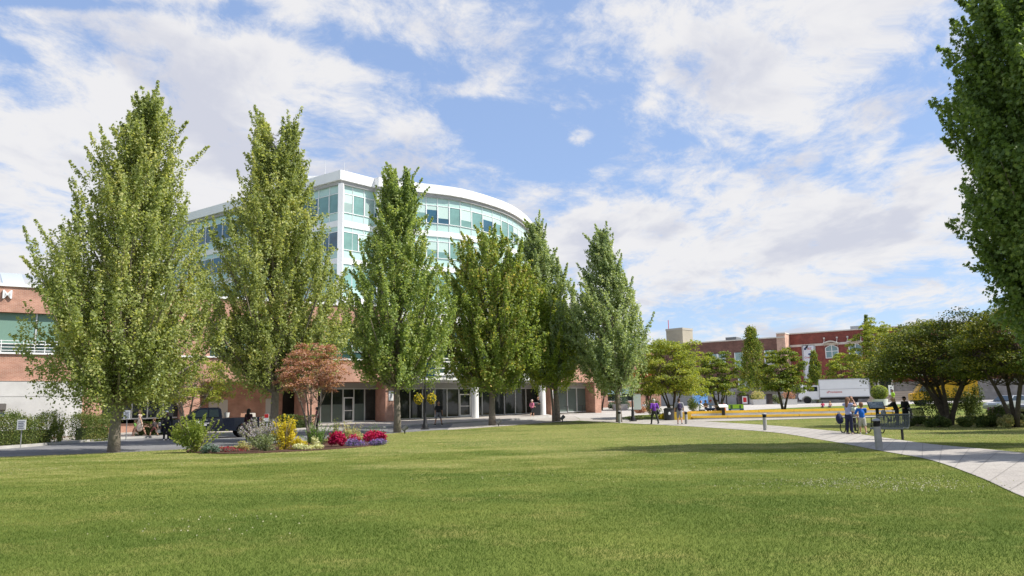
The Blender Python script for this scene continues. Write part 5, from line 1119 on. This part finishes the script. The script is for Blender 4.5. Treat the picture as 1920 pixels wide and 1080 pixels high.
    for k, (dx, dy, c, lb) in enumerate(((1.0, -.3, (.6, .6, .58), 'white bucket in the pickup bed behind the cab'), (2.1, .1, (.55, .3, .2), 'brownish box in the middle of the pickup bed'), (2.5, -.4, (.6, .55, .5), 'pale box at the rear of the pickup bed'))):
        q = Matrix.Rotation(AL-.10, 3, 'Z') @ Vector((dx, dy, 1.263)); T = thing('bucket' if k == 0 else 'cargo_box', lb, 'bucket' if k == 0 else 'box', Vector((b.x, b.y, b.z))+q, .3*k); m = MB()
        if k == 0: m.lathe([(.13, 0), (.17, .3), (.15, .3)], n=12)
        else: m.box((0, 0, .12), (.4, .3, .24), None, .95)
        m.build('body', mat('cargo_%s' % ('white', 'brown', 'pale')[k], c, .7), T); m = MB(); m.tube([(-.1, 0, .24 if k else .3), (0, 0, .30 if k else .40), (.1, 0, .24 if k else .3)], .012, 5); m.build('handle', M_black, T)
pickup()
def box_truck():
    b = GP(1566, 102.5); rz = math.atan2(-.42, .9)*.95; R = thing('box_truck', 'white box truck parked on the plaza in front of the red building', 'truck', b, rz); Wt = mat('truck_white', (.80, .81, .83), .35, .03, .5, spec=.5)
    m = MB(); m.bx(-1.75, 4.2, -1.2, 1.2, .78, 3.0); bx_ = m.build('cargo_box', Wt, R, bevel=.03)
    m = MB()
    for x0_, x1_, z0_, z1_ in ((-1.78, 4.23, 2.95, 3.05), (-1.78, 4.23, .72, .82), (-1.79, -1.69, .95, 3.0), (4.14, 4.24, .95, 3.0), (-1.7, 4.15, 1.74, 1.78)): m.bx(x0_, x1_, -1.235, -1.203, z0_, z1_)
    m.build('trim', mat('trim_grey', (.42, .43, .45), .4), bx_)
    cabp = [(-4.35, .55), (-4.35, 1.15), (-4.2, 1.32), (-3.25, 1.52), (-2.65, 2.22), (-2.45, 2.30), (-1.80, 2.30), (-1.80, .5), (-2.75, .5), (-2.85, .75), (-3.2, .98), (-3.5, .98), (-3.85, .75), (-3.95, .5)]
    m = MB(); m.prism(cabp, -1.0, 1.0); m.build('cab', Wt, R, bevel=.04, smooth=True); gl = mat('car_glass', (.02, .03, .035), .04, spec=.9)
    for s in (-1, 1): m = MB(); m.prism([(-3.12, 1.55), (-2.62, 2.15), (-1.98, 2.15), (-1.98, 1.55)], s*1.0-(.02 if s < 0 else 0), s*1.0+(.02 if s > 0 else 0)); m.build('side_window', gl, R); m = MB(); m.box((-3.0, s*1.25, 1.75), (.12, .25, .4)); m.build('mirror', M_black, R)
    m = MB(); m.add([(-3.22, -.85, 1.56), (-3.22, .85, 1.56), (-2.70, .8, 2.2), (-2.70, -.8, 2.2), (-3.26, -.85, 1.57), (-3.26, .85, 1.57), (-2.74, .8, 2.21), (-2.74, -.8, 2.21)], [(0, 1, 2, 3), (4, 5, 6, 7), (0, 1, 5, 4), (1, 2, 6, 5), (2, 3, 7, 6), (3, 0, 4, 7)]); m.build('windscreen', gl, R)
    m = MB(); m.bx(-4.45, -4.30, -.98, .98, .42, .72); m.build('bumper', mat('bumper_dark', (.06, .03, .03), .5), R); m = MB(); m.bx(-4.38, -4.355, -.5, .5, .78, 1.12); m.build('grille', mat('trim_grey', (.42, .43, .45), .4), R)
    for s in (-1, 1): m = MB(); m.box((-4.36, s*.75, .98), (.05, .3, .2)); m.build('headlight', mat('lamp_clear', (.75, .77, .8), .1, spec=.8), R)
    m = MB(); m.bx(-1.7, 4.1, -.9, .9, .45, .71); m.bx(.5, 1.6, -1.0, -.6, .40, .71); m.build('chassis', M_black, R)
    for s in (-1, 1): wheel(R, -3.35, s*.85, .41, .25, s); wheel(R, 2.35, s*.85, .41, .4, s)
    text_mesh('eProvisions', .40, 'lettering', Mrd, R, (.05, -1.215, 1.40), (math.pi/2, 0, 0), .002)
box_truck()
# yellow vehicle half hidden by the spreading maple
b = GP(1788, 84); R = thing('yellow_truck', 'yellow truck parked behind the spreading dark maple', 'truck', b, -.25); Yp = mat('truck_yellow', (.70, .38, .02), .5)
m = MB(); m.bx(-2.4, 2.2, -1.15, 1.15, .8, 2.6); m.build('cargo_box', Yp, R, bevel=.05); m = MB(); m.prism([(-4.1, .6), (-4.1, 1.3), (-3.6, 1.45), (-3.1, 2.3), (-2.45, 2.4), (-2.45, .6)], -1.05, 1.05); m.build('cab', Yp, R, bevel=.04, smooth=True); m = MB(); m.prism([(-3.5, 1.5), (-3.1, 2.15), (-2.6, 2.15), (-2.6, 1.5)], -1.08, -1.05); m.build('side_window', mat('car_glass', (.02, .03, .035), .04, spec=.9), R)
for x in (-3.2, 1.6):
    for s in (-1, 1): wheel(R, x, s*.9, .42, .28, s)
m = MB(); m.bx(-4.0, 2.5, -.8, .8, .45, .78); m.build('chassis', M_black, R)
def sedan(px, y, rz, label, col, group='cars parked at the right edge'):
    b = GP(px, y); R = thing('parked_car', label, 'car', b, rz, group); paint = mat('paint_'+label.split()[0], col, .2, spec=.7, coat=1.0); W = .88
    def arch(cx, rr=.36, z=.34, n=7): return [(cx+rr*math.cos(a), z+rr*math.sin(a)) for a in np.linspace(0, math.pi, n)]
    prof = [(-2.2, .35), (-2.25, .62), (-2.1, .82), (-1.1, .98), (1.55, 1.02), (2.15, .98), (2.25, .6), (2.2, .32)]+arch(1.4)+arch(-1.4); m = MB(); m.prism(prof, -W, W); m.build('body', paint, R, bevel=.05, smooth=True)
    cab = [(-1.15, .97), (-.45, 1.42), (.65, 1.44), (1.45, 1.01)]; m = MB(); n = 4; V = [(x, s*(W-.08-(z-.97)*.35), z) for s in (-1, 1) for x, z in cab]; m.add(V, [(0, 1, 2, 3), (7, 6, 5, 4)]+[(i, i+n, (i+1) % n+n, (i+1) % n) for i in range(n)]); m.build('roof', paint, R, bevel=.03, smooth=True)
    gl = mat('car_glass', (.02, .03, .035), .04, spec=.9)
    for s in (-1, 1):
        yy = lambda z: s*(W-.075-(z-.97)*.35); m = MB(); m.add([(-.95, yy(1.02), 1.02), (-.42, yy(1.37), 1.37), (.60, yy(1.38), 1.38), (1.2, yy(1.04), 1.04)]+[(-.95, yy(1.02)+s*.01, 1.02), (-.42, yy(1.37)+s*.01, 1.37), (.60, yy(1.38)+s*.01, 1.38), (1.2, yy(1.04)+s*.01, 1.04)], [(0, 1, 2, 3), (7, 6, 5, 4), (0, 1, 5, 4), (1, 2, 6, 5), (2, 3, 7, 6), (3, 0, 4, 7)]); m.build('side_window', gl, R)
        for cx in (-1.4, 1.4): wheel(R, cx, s*(W-.1), .32, .2, s)
        m = MB(); m.box((-2.2, s*.6, .7), (.08, .35, .14)); m.build('headlight', mat('lamp_clear', (.75, .77, .8), .1, spec=.8), R)
    m = MB(); m.add([(-1.13, -.72, 1.0), (-1.13, .72, 1.0), (-.50, .62, 1.40), (-.50, -.62, 1.40), (-1.15, -.72, 1.01), (-1.15, .72, 1.01), (-.52, .62, 1.41), (-.52, -.62, 1.41)], [(0, 1, 2, 3), (4, 5, 6, 7), (0, 1, 5, 4), (1, 2, 6, 5), (2, 3, 7, 6), (3, 0, 4, 7)]); m.build('windscreen', gl, R)
sedan(1898, 66, .35, 'silver grey car parked beyond the right edge maple', (.30, .32, .35)); sedan(1965, 60, .30, 'dark car cut off by the right edge of the picture', (.05, .05, .06))
# balcony of white truck neighbour: low wall lamp posts far away
for px, y, lb in ((1363, 98, 'thin black lamp post left of the green board, far across the plaza'), (1502, 118, 'thin lamp post rising behind the cab of the box truck')):
    b = GP(px, y); R = thing('far_lamp_post', lb, 'lamp post', b, 0, 'thin lamp posts on the plaza'); m = MB(); m.tube([(0, 0, -.05), (0, 0, 4.2)], [.09, .06], 6); m.build('pole', M_black, R); m = MB(); m.ball((0, 0, 4.4), (.22, .22, .28)); m.build('lantern', M_black, R)

# ================================================================ people
def remeshed(name, mb, m, parent, vox, smooth=6):
    me = bpy.data.meshes.new('raw'); me.from_pydata([tuple(p) for p in mb.v], [], mb.f); o = bpy.data.objects.new('raw', me); SC.objects.link(o)
    r = o.modifiers.new('r', 'REMESH'); r.mode = 'VOXEL'; r.voxel_size = vox; s = o.modifiers.new('s', 'SMOOTH'); s.iterations = smooth; s.factor = .5
    dg = bpy.context.evaluated_depsgraph_get(); e = bpy.data.meshes.new_from_object(o.evaluated_get(dg)); SC.objects.unlink(o); bpy.data.objects.remove(o); bpy.data.meshes.remove(me)
    e.name = name; e.materials.clear(); e.materials.append(m); e.polygons.foreach_set('use_smooth', [True]*len(e.polygons)); q = bpy.data.objects.new(name, e); SC.objects.link(q); q.parent = parent; return q
def limb(mb, a, b, r0, r1, n=10):
    a, b = Vector(a), Vector(b); mb.tube([a, b], [r0, r1], n); mb.ball(a, r0*.995, 10, 6); mb.ball(b, r1*.995, 10, 6)
SKIN_L = mat('skin_fair', (.52, .30, .21), .6); SKIN_T = mat('skin_tan', (.36, .19, .12), .6); SKIN_D = mat('skin_dark', (.09, .045, .03), .6)
def cloth(n, c): return mat('cloth_'+n, c, .85, .10, 8)
def person(label, loc, rz, h=1.72, pose='stand', top=None, bottom=None, skin=SKIN_L, hair=(.05, .03, .02), long_hair=False, sleeves=.5, legs='trousers', step=.0, arms='down', shoes=(.03, .03, .03), lean=0.0, hat=None, fem=False, gap=0.07, group='people in the park', bun=False, child=False):
    """a figure facing -y in its own frame; legs: trousers / shorts / dress"""
    R = thing('person', label, 'person', loc, rz, group); k = h; hd = .072 if not child else .088
    hipz = .515*k if pose != 'sit' else .46 if h > 1.4 else .42
    hip = Vector((0, 0, hipz)); neck = Vector((0, -lean*k, hipz+.32*k)); chest = hip.lerp(neck, .62); sh_w = (.118 if fem else .128)*k; hw = .052*k
    head = neck+Vector((0, -.015*k-lean*.2, .075*k+hd*k*.55)); J = {}
    for s in (-1, 1):
        H_ = hip+Vector((s*hw, 0, -.01*k))
        if pose == 'sit': K_ = H_+Vector((s*.03, -.245*k, .01)); A_ = Vector((K_.x+s*.01, K_.y-.03*k, .06*k))
        else:
            f = step*s; K_ = H_+Vector((s*gap*.25, -f*.16*k-.012*k, -.235*k)); A_ = Vector((K_.x+s*gap*.2, K_.y-f*.04*k+(.05*k if f < 0 else 0.015*k)+(-.02*k if f > 0 else 0), .045*k+(.02*k if f < 0 and abs(step) > .5 else 0)))
        S_ = neck+Vector((s*sh_w, 0, -.022*k)); arm = arms[s > 0] if isinstance(arms, (tuple, list)) else arms
        E_, W_ = {'down': (S_+Vector((s*.035*k, .01*k, -.175*k)), S_+Vector((s*.045*k, -.03*k, -.325*k))), 'swing_f': (S_+Vector((s*.03*k, -.06*k, -.165*k)), S_+Vector((s*.02*k, -.17*k, -.27*k))), 'swing_b': (S_+Vector((s*.03*k, .09*k, -.15*k)), S_+Vector((s*.035*k, .14*k, -.30*k))),
                  'bent': (S_+Vector((s*.045*k, .03*k, -.165*k)), S_+Vector((s*.0*k, -.13*k, -.20*k))), 'forward': (S_+Vector((s*.02*k, -.13*k, -.11*k)), S_+Vector((s*-.01*k, -.27*k, -.12*k))), 'up': (S_+Vector((s*.05*k, -.12*k, -.04*k)), S_+Vector((-s*.03*k, -.16*k, .10*k))), 'hip': (S_+Vector((s*.08*k, .03*k, -.15*k)), S_+Vector((s*.0*k, -.02*k, -.28*k)))}[arm]
        J[s] = (H_, K_, A_, S_, E_, W_)
    b = MB(); b.ball(hip+Vector((0, 0, .02*k)), (.085*k, .062*k, .08*k)); b.ball(chest, ((.082 if fem else .092)*k, .062*k, .115*k)); limb(b, hip+Vector((0, 0, .05*k)), chest, .068*k, .072*k); limb(b, chest, neck, .05*k, .03*k); limb(b, neck, head-Vector((0, -.008*k, hd*k*.35)), .031*k, .034*k)
    b.ball(head, (hd*.72*k, hd*.86*k, hd*k), 14, 10); b.ball(head+Vector((0, -hd*.80*k, -.12*hd*k)), (hd*.16*k, hd*.22*k, hd*.24*k)); b.ball(head+Vector((0, -hd*.35*k, -hd*.62*k)), (hd*.42*k, hd*.42*k, hd*.34*k))
    for s in (-1, 1):
        H_, K_, A_, S_, E_, W_ = J[s]; b.ball(head+Vector((s*hd*.72*k, 0, -.08*hd*k)), (hd*.12*k, hd*.18*k, hd*.24*k)); limb(b, neck+Vector((s*.03*k, 0, -.01*k)), S_, .033*k, .034*k); limb(b, S_, E_, .031*k, .024*k); limb(b, E_, W_, .024*k, .015*k)
        limb(b, H_, K_, .054*k, .034*k); limb(b, K_, K_.lerp(A_, .35), .034*k, .034*k); limb(b, K_.lerp(A_, .35), A_, .034*k, .020*k); limb(b, A_-Vector((0, -.01*k, .018*k)), A_+Vector((0, -.085*k, -.026*k)), .021*k, .016*k)
        d = (W_-E_).normalized(); u = Vector((s, 0, 0)); u = (u-d*u.dot(d)).normalized(); w = d.cross(u); P0 = W_+d*.045*k; b.ball(W_+d*.028*k, (.020*k, .014*k, .03*k), R=d.to_track_quat('Z', 'X').to_matrix())
    body = remeshed('body', b, skin, R, .0125*k/1.7)
    f = MB()
    for s in (-1, 1):
        H_, K_, A_, S_, E_, W_ = J[s]; d = (W_-E_).normalized(); u = Vector((s, 0, 0)); u = (u-d*u.dot(d)).normalized(); w = d.cross(u)
        for q, ln in zip((-1.5, -.5, .5, 1.5), (.034, .042, .045, .038)):
            p0 = W_+d*.038*k+w*q*.0085*k; p1 = p0+d*ln*.55*k; p2 = p1+(d*.8-u*.5).normalized()*ln*.5*k; f.tube([p0, p1, p2], [.0058*k, .0052*k, .004*k], 6)
        p0 = W_+d*.018*k+w*.014*k; f.tube([p0, p0+(d+w*.9-u*.3).normalized()*.024*k, p0+(d*1.2+w*.5-u*.4).normalized()*.044*k], [.0065*k, .006*k, .0045*k], 6)
    # fingers joined to the body mesh
    me = body.data; bmx = bmesh.new(); bmx.from_mesh(me); vv = [bmx.verts.new(p) for p in f.v]
    for fc in f.f:
        try: bmx.faces.new([vv[i] for i in fc])
        except ValueError: pass
    bmx.to_mesh(me); bmx.free()
    vx = .016*k/1.7
    if top is not None:
        t = MB(); t.ball(hip+Vector((0, 0, .06*k)), (.094*k, .072*k, .07*k)); t.ball(chest, ((.094 if fem else .104)*k, .074*k, .115*k)); limb(t, hip+Vector((0, 0, .05*k)), chest, .078*k, .085*k); limb(t, chest, neck-Vector((0, 0, .025*k)), .07*k, .04*k)
        for s in (-1, 1):
            S_, E_, W_ = J[s][3:]; limb(t, neck+Vector((s*.03*k, 0, -.02*k)), S_, .040*k, .043*k)
            if sleeves > 0: 
                if sleeves <= .6: limb(t, S_, S_.lerp(E_, sleeves*1.6), .043*k, .040*k)
                else: limb(t, S_, E_, .042*k, .036*k); limb(t, E_, E_.lerp(W_, min(1, (sleeves-.5)*2)), .036*k, .027*k)
        remeshed('shirt' if legs != 'dress' else 'dress', t, top, R, vx, 4) if legs != 'dress' else None
        if legs == 'dress':
            limb(t, hip+Vector((0, 0, .02*k)), hip-Vector((0, 0, .10*k)), .10*k, .115*k); limb(t, hip-Vector((0, 0, .1*k)), hip-Vector((0, 0, .21*k)), .115*k, .125*k); remeshed('dress', t, top, R, vx, 4)
    if bottom is not None and legs != 'dress':
        t = MB(); t.ball(hip+Vector((0, 0, .0)), (.092*k, .074*k, .085*k))
        for s in (-1, 1):
            H_, K_, A_ = J[s][:3]
            if legs == 'shorts': limb(t, H_, H_.lerp(K_, .88), .064*k, .054*k)
            else: limb(t, H_, K_, .062*k, .044*k); limb(t, K_, K_.lerp(A_, .92), .044*k, .034*k)
        remeshed(legs, t, bottom, R, vx, 4)
    t = MB()
    for s in (-1, 1): A_ = J[s][2]; limb(t, A_-Vector((0, -.018*k, .015*k)), A_+Vector((0, -.085*k, -.024*k)), .027*k, .022*k)
    remeshed('shoes', t, mat('shoe_%d' % int(shoes[0]*100), shoes, .6), R, .012, 2)
    t = MB(); t.ball(head+Vector((0, .02*k, hd*.22*k)), (hd*.82*k, hd*.86*k, hd*.90*k)); t.ball(head+Vector((0, .030*k, -hd*.25*k)), (hd*.70*k, hd*.60*k, hd*.7*k))
    if long_hair: limb(t, head+Vector((0, .045*k, 0)), neck+Vector((0, .065*k, -.07*k)), .05*k, .035*k)
    if bun: t.ball(head+Vector((0, .05*k, hd*.9*k)), .028*k)
    hm = mat('hair_%d_%d' % (int(hair[0]*100), int(hair[2]*100)), hair, .8); remeshed('hair', t, hm, R, .010, 2)
    t = MB()
    for s in (-1, 1): t.ball(head+Vector((s*hd*.30*k, -hd*.79*k, .05*hd*k)), .0075*k, 6, 4)
    t.box(head+Vector((0, -hd*.80*k, -hd*.55*k)), (.03*k, .012*k, .005*k)); t.build('eyes', mat('eye_dark', (.02, .015, .015), .4), R)
    if hat:
        t = MB(); t.ball(head+Vector((0, .005*k, hd*.45*k)), (hd*.86*k, hd*.95*k, hd*.70*k)); t.ball(head+Vector((0, -hd*.9*k, hd*.42*k)), (hd*.6*k, hd*.65*k, hd*.08*k)); remeshed('cap', t, hat, R, .010, 1)
    R['_j'] = 0; del R['_j']
    return R, J, head, hip, neck
def at(px, y): return GP(px, y)
LEFT, RIGHT, AWAY, TOW = -math.pi/2, math.pi/2, math.pi, 0.0
# left side
pv = .12
def onpave(px, y): p = GP(px, y); return p+Vector((0, 0, pv))
person('woman in a pale sleeveless dress with fair hair in a bun, walking left', onpave(261, 52.5), LEFT, 1.68, top=cloth('cream', (.55, .46, .40)), bottom=None, legs='dress', sleeves=0, hair=(.42, .27, .14), bun=True, step=.9, arms=('swing_f', 'swing_b'), skin=SKIN_L, fem=True, shoes=(.3, .2, .15))
person('small child in a green shirt just ahead of the woman in the pale dress', onpave(253, 53.2), LEFT, 1.02, top=cloth('lime', (.2, .45, .1)), bottom=cloth('brown', (.12, .06, .04)), legs='shorts', hair=(.25, .15, .08), step=.7, arms='down', child=True)
person('child in a dark top walking behind the woman in the pale dress', onpave(288, 52.0), LEFT, 1.10, top=cloth('charcoal', (.05, .04, .045)), bottom=cloth('maroon', (.10, .03, .03)), legs='shorts', hair=(.12, .06, .03), step=.9, arms=('swing_b', 'swing_f'), child=True)
person('person with a grey cap and dark clothes standing at the front of the pickup', GP(311, 47.0)+Vector((0, 0, .005)), .5, 1.70, top=cloth('black', (.015, .015, .018)), bottom=cloth('black', (.015, .015, .018)), sleeves=1, hair=(.4, .4, .4), hat=cloth('grey', (.45, .46, .48)), shoes=(.5, .5, .5), skin=SKIN_D)
person('person in a long dark maroon top standing by the rear of the pickup', GP(465, 45.5)+Vector((0, 0, .005)), 2.6, 1.72, top=cloth('dark_maroon', (.045, .012, .014)), bottom=cloth('dark_maroon', (.045, .012, .014)), sleeves=1, hair=(.02, .015, .01), long_hair=True, skin=SKIN_D)
person('person in a dark red shirt and cap half hidden behind the flower bed', onpave(594, 57), LEFT, 1.6, top=cloth('wine', (.22, .04, .06)), bottom=cloth('black', (.015, .015, .018)), hair=(.02, .02, .02), hat=cloth('black', (.015, .015, .018)), skin=SKIN_T, arms='bent')
sk = GP(822, 62.5); person('man in a black shirt and grey shorts standing on a skateboard in the road', sk+Vector((0, 0, .115)), .5, 1.76, top=cloth('black', (.015, .015, .018)), bottom=cloth('grey_shorts', (.17, .17, .19)), legs='shorts', sleeves=.5, hair=(.03, .02, .02), arms='down', gap=.45, skin=SKIN_T, lean=.03)
R = thing('skateboard', 'black skateboard under the man in the grey shorts', 'skateboard', sk+Vector((0, 0, .01)), .15); m = MB(); m.prism([(-.42, .115), (-.34, .085), (.34, .085), (.42, .115), (.42, .13), (.34, .10), (-.34, .10), (-.42, .13)], -.10, .10); m.build('deck', M_black, R)
for x in (-.26, .26):
    for y in (-.08, .08): m = MB(); m.lathe([(.03, -.02), (.03, .02)], (x, y, .03), 10, 'y'); m.build('wheel', mat('skate_wheel', (.5, .5, .45), .5), R)
person('woman in a pink shirt and black shorts walking in front of the white column', GP(998, 74.5)+Vector((0, 0, .02)), 2.3, 1.62, top=cloth('pink', (.62, .18, .30)), bottom=cloth('black', (.015, .015, .018)), legs='shorts', hair=(.6, .5, .42), step=.9, arms='bent', fem=True, shoes=(.3, .2, .2), hat=cloth('blush', (.62, .42, .42)))
person('person in black with pale forearms standing by the right white column', onpave(1010, 77.0), -1.2, 1.72, top=cloth('black', (.015, .015, .018)), bottom=cloth('black', (.015, .015, .018)), hair=(.2, .12, .07), arms='bent', skin=SKIN_L)
# path
_, J, hd_, hp_, nk_ = person('man in a purple shirt and dark trousers walking away along the footpath', GP(1228, 58.5), AWAY+.25, 1.80, top=cloth('purple', (.17, .04, .36)), bottom=cloth('dark_olive', (.03, .03, .025)), sleeves=.6, hair=(.45, .42, .38), step=.8, arms=('bent', 'down'), shoes=(.02, .02, .02))
R = thing('shoulder_bag', 'black shoulder bag on the hip of the man in purple', 'bag', GP(1228, 58.5)+Vector((.26, -.04, .84)), .3); m = MB(); m.ball((0, 0, 0), (.10, .16, .15)); m.tube([(0, -.05, .12), (-.15, -.02, .4), (-.28, .02, .62)], .018, 5); m.build('bag', M_black, R, smooth=2)
person('man in a grey shirt and grey shorts with a backpack, walking away', GP(1275, 57.2), AWAY-.15, 1.84, top=cloth('heather', (.27, .27, .29)), bottom=cloth('grey_shorts2', (.25, .25, .27)), legs='shorts', sleeves=.5, hair=(.05, .03, .02), step=.55, arms='down', shoes=(.04, .04, .05))
R = thing('worn_backpack', 'dark purple backpack on the back of the man in grey', 'backpack', GP(1275, 57.2)+Vector((0, -.16, 1.10)), -.15); m = MB(); m.ball((0, 0, .14), (.17, .12, .28)); m.ball((0, -.09, .02), (.13, .08, .15)); m.build('bag', mat('backpack_purple', (.03, .02, .06), .8), R, smooth=2); m = MB(); m.tube([(-.1, .05, .38), (-.12, .14, .42), (-.13, .2, .36)], .02, 5); m.tube([(.1, .05, .38), (.12, .14, .42), (.13, .2, .36)], .02, 5); m.build('straps', M_black, R)
# seated group on low dark benches
def stool(px, y, label):
    b = GP(px, y); R = thing('low_bench', label, 'bench', b, 0, 'low benches of the seated group'); m = MB(); m.bx(-.35, .35, -.2, .25, .34, .40); m.build('seat', M_black, R)
    for x in (-.3, .3): m = MB(); m.bx(x-.03, x+.03, -.15, .2, -.05, .34); m.build('leg', M_black, R)
def sitter(label, px, y, rz, seat=True, **k):
    b = GP(px, y); person(label, b, rz, pose='sit', **k)
for px, y, lb in ((1313, 73, 'low dark bench under the left seated person'), (1333, 75, 'low dark bench under the person with the red cap'), (1345, 76, 'low dark bench under the right seated person')): stool(px, y, lb)
sitter('seated person in a white shirt and grey trousers leaning right, left of the group', 1313, 73, RIGHT-.3, h=1.72, top=cloth('white', (.68, .68, .70)), bottom=cloth('light_grey', (.26, .26, .30)), hair=(.03, .02, .02), arms='forward', lean=.05)
sitter('seated person with a red cap in a blue and white top', 1333, 75, RIGHT-.6, h=1.68, top=cloth('sky', (.35, .42, .62)), bottom=cloth('denim', (.05, .07, .16)), hair=(.2, .1, .05), hat=cloth('red', (.55, .02, .03)), arms='forward', legs='shorts')
sitter('seated person in a white tee shirt at the right of the group', 1345, 76, LEFT+.2, h=1.66, top=cloth('white', (.68, .68, .70)), bottom=cloth('black', (.015, .015, .018)), hair=(.04, .03, .02), arms='bent')
sitter('seated person in a tan top between the white shirt and the red cap', 1324, 76, RIGHT-.9, h=1.62, top=cloth('tan', (.42, .25, .16)), bottom=cloth('denim', (.05, .07, .16)), hair=(.12, .06, .03), arms='bent')
# two small figures sitting on the grass
def grass_sitter(label, px, y, rz, col, hair, skin):
    b = GP(px, y)-Vector((0, 0, .30)); person(label, b, rz, 1.05, pose='sit', top=cloth(*col), bottom=cloth('denim', (.05, .07, .16)), legs='shorts', hair=hair, child=True, arms='bent', skin=skin)
grass_sitter('child in a bright pink top sitting on the grass before the box truck', 1543, 84, AWAY, ('hot_pink', (.65, .05, .15)), (.03, .02, .02), SKIN_T)
grass_sitter('child in a pale pink top sitting on the grass, right of the bright pink one', 1557, 84, AWAY+.3, ('blush2', (.58, .30, .26)), (.5, .33, .2), SKIN_L)
# picnic group
person('woman in a lavender top and dark jeans standing at the left of the picnic table', GP(1594, 36.4), 2.2, 1.66, top=cloth('lavender', (.34, .36, .55)), bottom=cloth('navy', (.015, .018, .05)), sleeves=0, hair=(.16, .08, .045), long_hair=True, arms='up', fem=True, shoes=(.45, .35, .28), skin=SKIN_L)
person('boy in a bright blue shirt and pale shorts standing at the picnic table', GP(1619, 36.3), AWAY-.2, 1.38, top=cloth('royal', (.01, .12, .50)), bottom=cloth('khaki', (.42, .40, .36)), legs='shorts', sleeves=.55, hair=(.20, .10, .06), arms=('forward', 'hip'), child=True, skin=SKIN_L, shoes=(.5, .5, .5), step=.3)
person('child in a pale shirt kneeling up behind the picnic table', GP(1606, 38.2)+Vector((0, 0, .45)), .3, 1.05, pose='sit', top=cloth('mint', (.50, .56, .50)), bottom=cloth('khaki', (.42, .40, .36)), legs='shorts', hair=(.02, .015, .01), arms='bent', child=True, skin=SKIN_T)
person('person in dark clothes with folded arms standing behind the picnic table', GP(1600, 40.5), .1, 1.72, top=cloth('slate', (.07, .08, .11)), bottom=cloth('charcoal', (.05, .04, .045)), sleeves=1, hair=(.03, .02, .02), arms='bent', skin=SKIN_T)
person('blond person in black leaning over the bicycle', GP(1684, 47.6), LEFT-.2, 1.66, top=cloth('black', (.015, .015, .018)), bottom=cloth('black', (.015, .015, .018)), sleeves=1, hair=(.55, .40, .24), long_hair=True, arms='forward', fem=True, lean=.09, skin=SKIN_L)
person('person dressed in black with a cap standing right of the bicycle', GP(1700, 48.2), LEFT+.3, 1.68, top=cloth('black', (.015, .015, .018)), bottom=cloth('black', (.015, .015, .018)), sleeves=1, hair=(.03, .02, .02), hat=cloth('black', (.015, .015, .018)), arms='bent', skin=SKIN_T)
person('person in a yellow green safety vest far across the plaza', GP(1676, 84), LEFT, 1.74, top=cloth('hi_vis', (.45, .75, .05)), bottom=cloth('navy', (.015, .018, .05)), hair=(.05, .03, .02), arms='bent', skin=SKIN_T)
sitter('small figure in white sitting by the pink flower mound', 1208, 81.5, TOW, h=1.2, top=cloth('white', (.68, .68, .70)), bottom=cloth('tan', (.42, .25, .16)), hair=(.3, .2, .12), arms='bent', child=True)
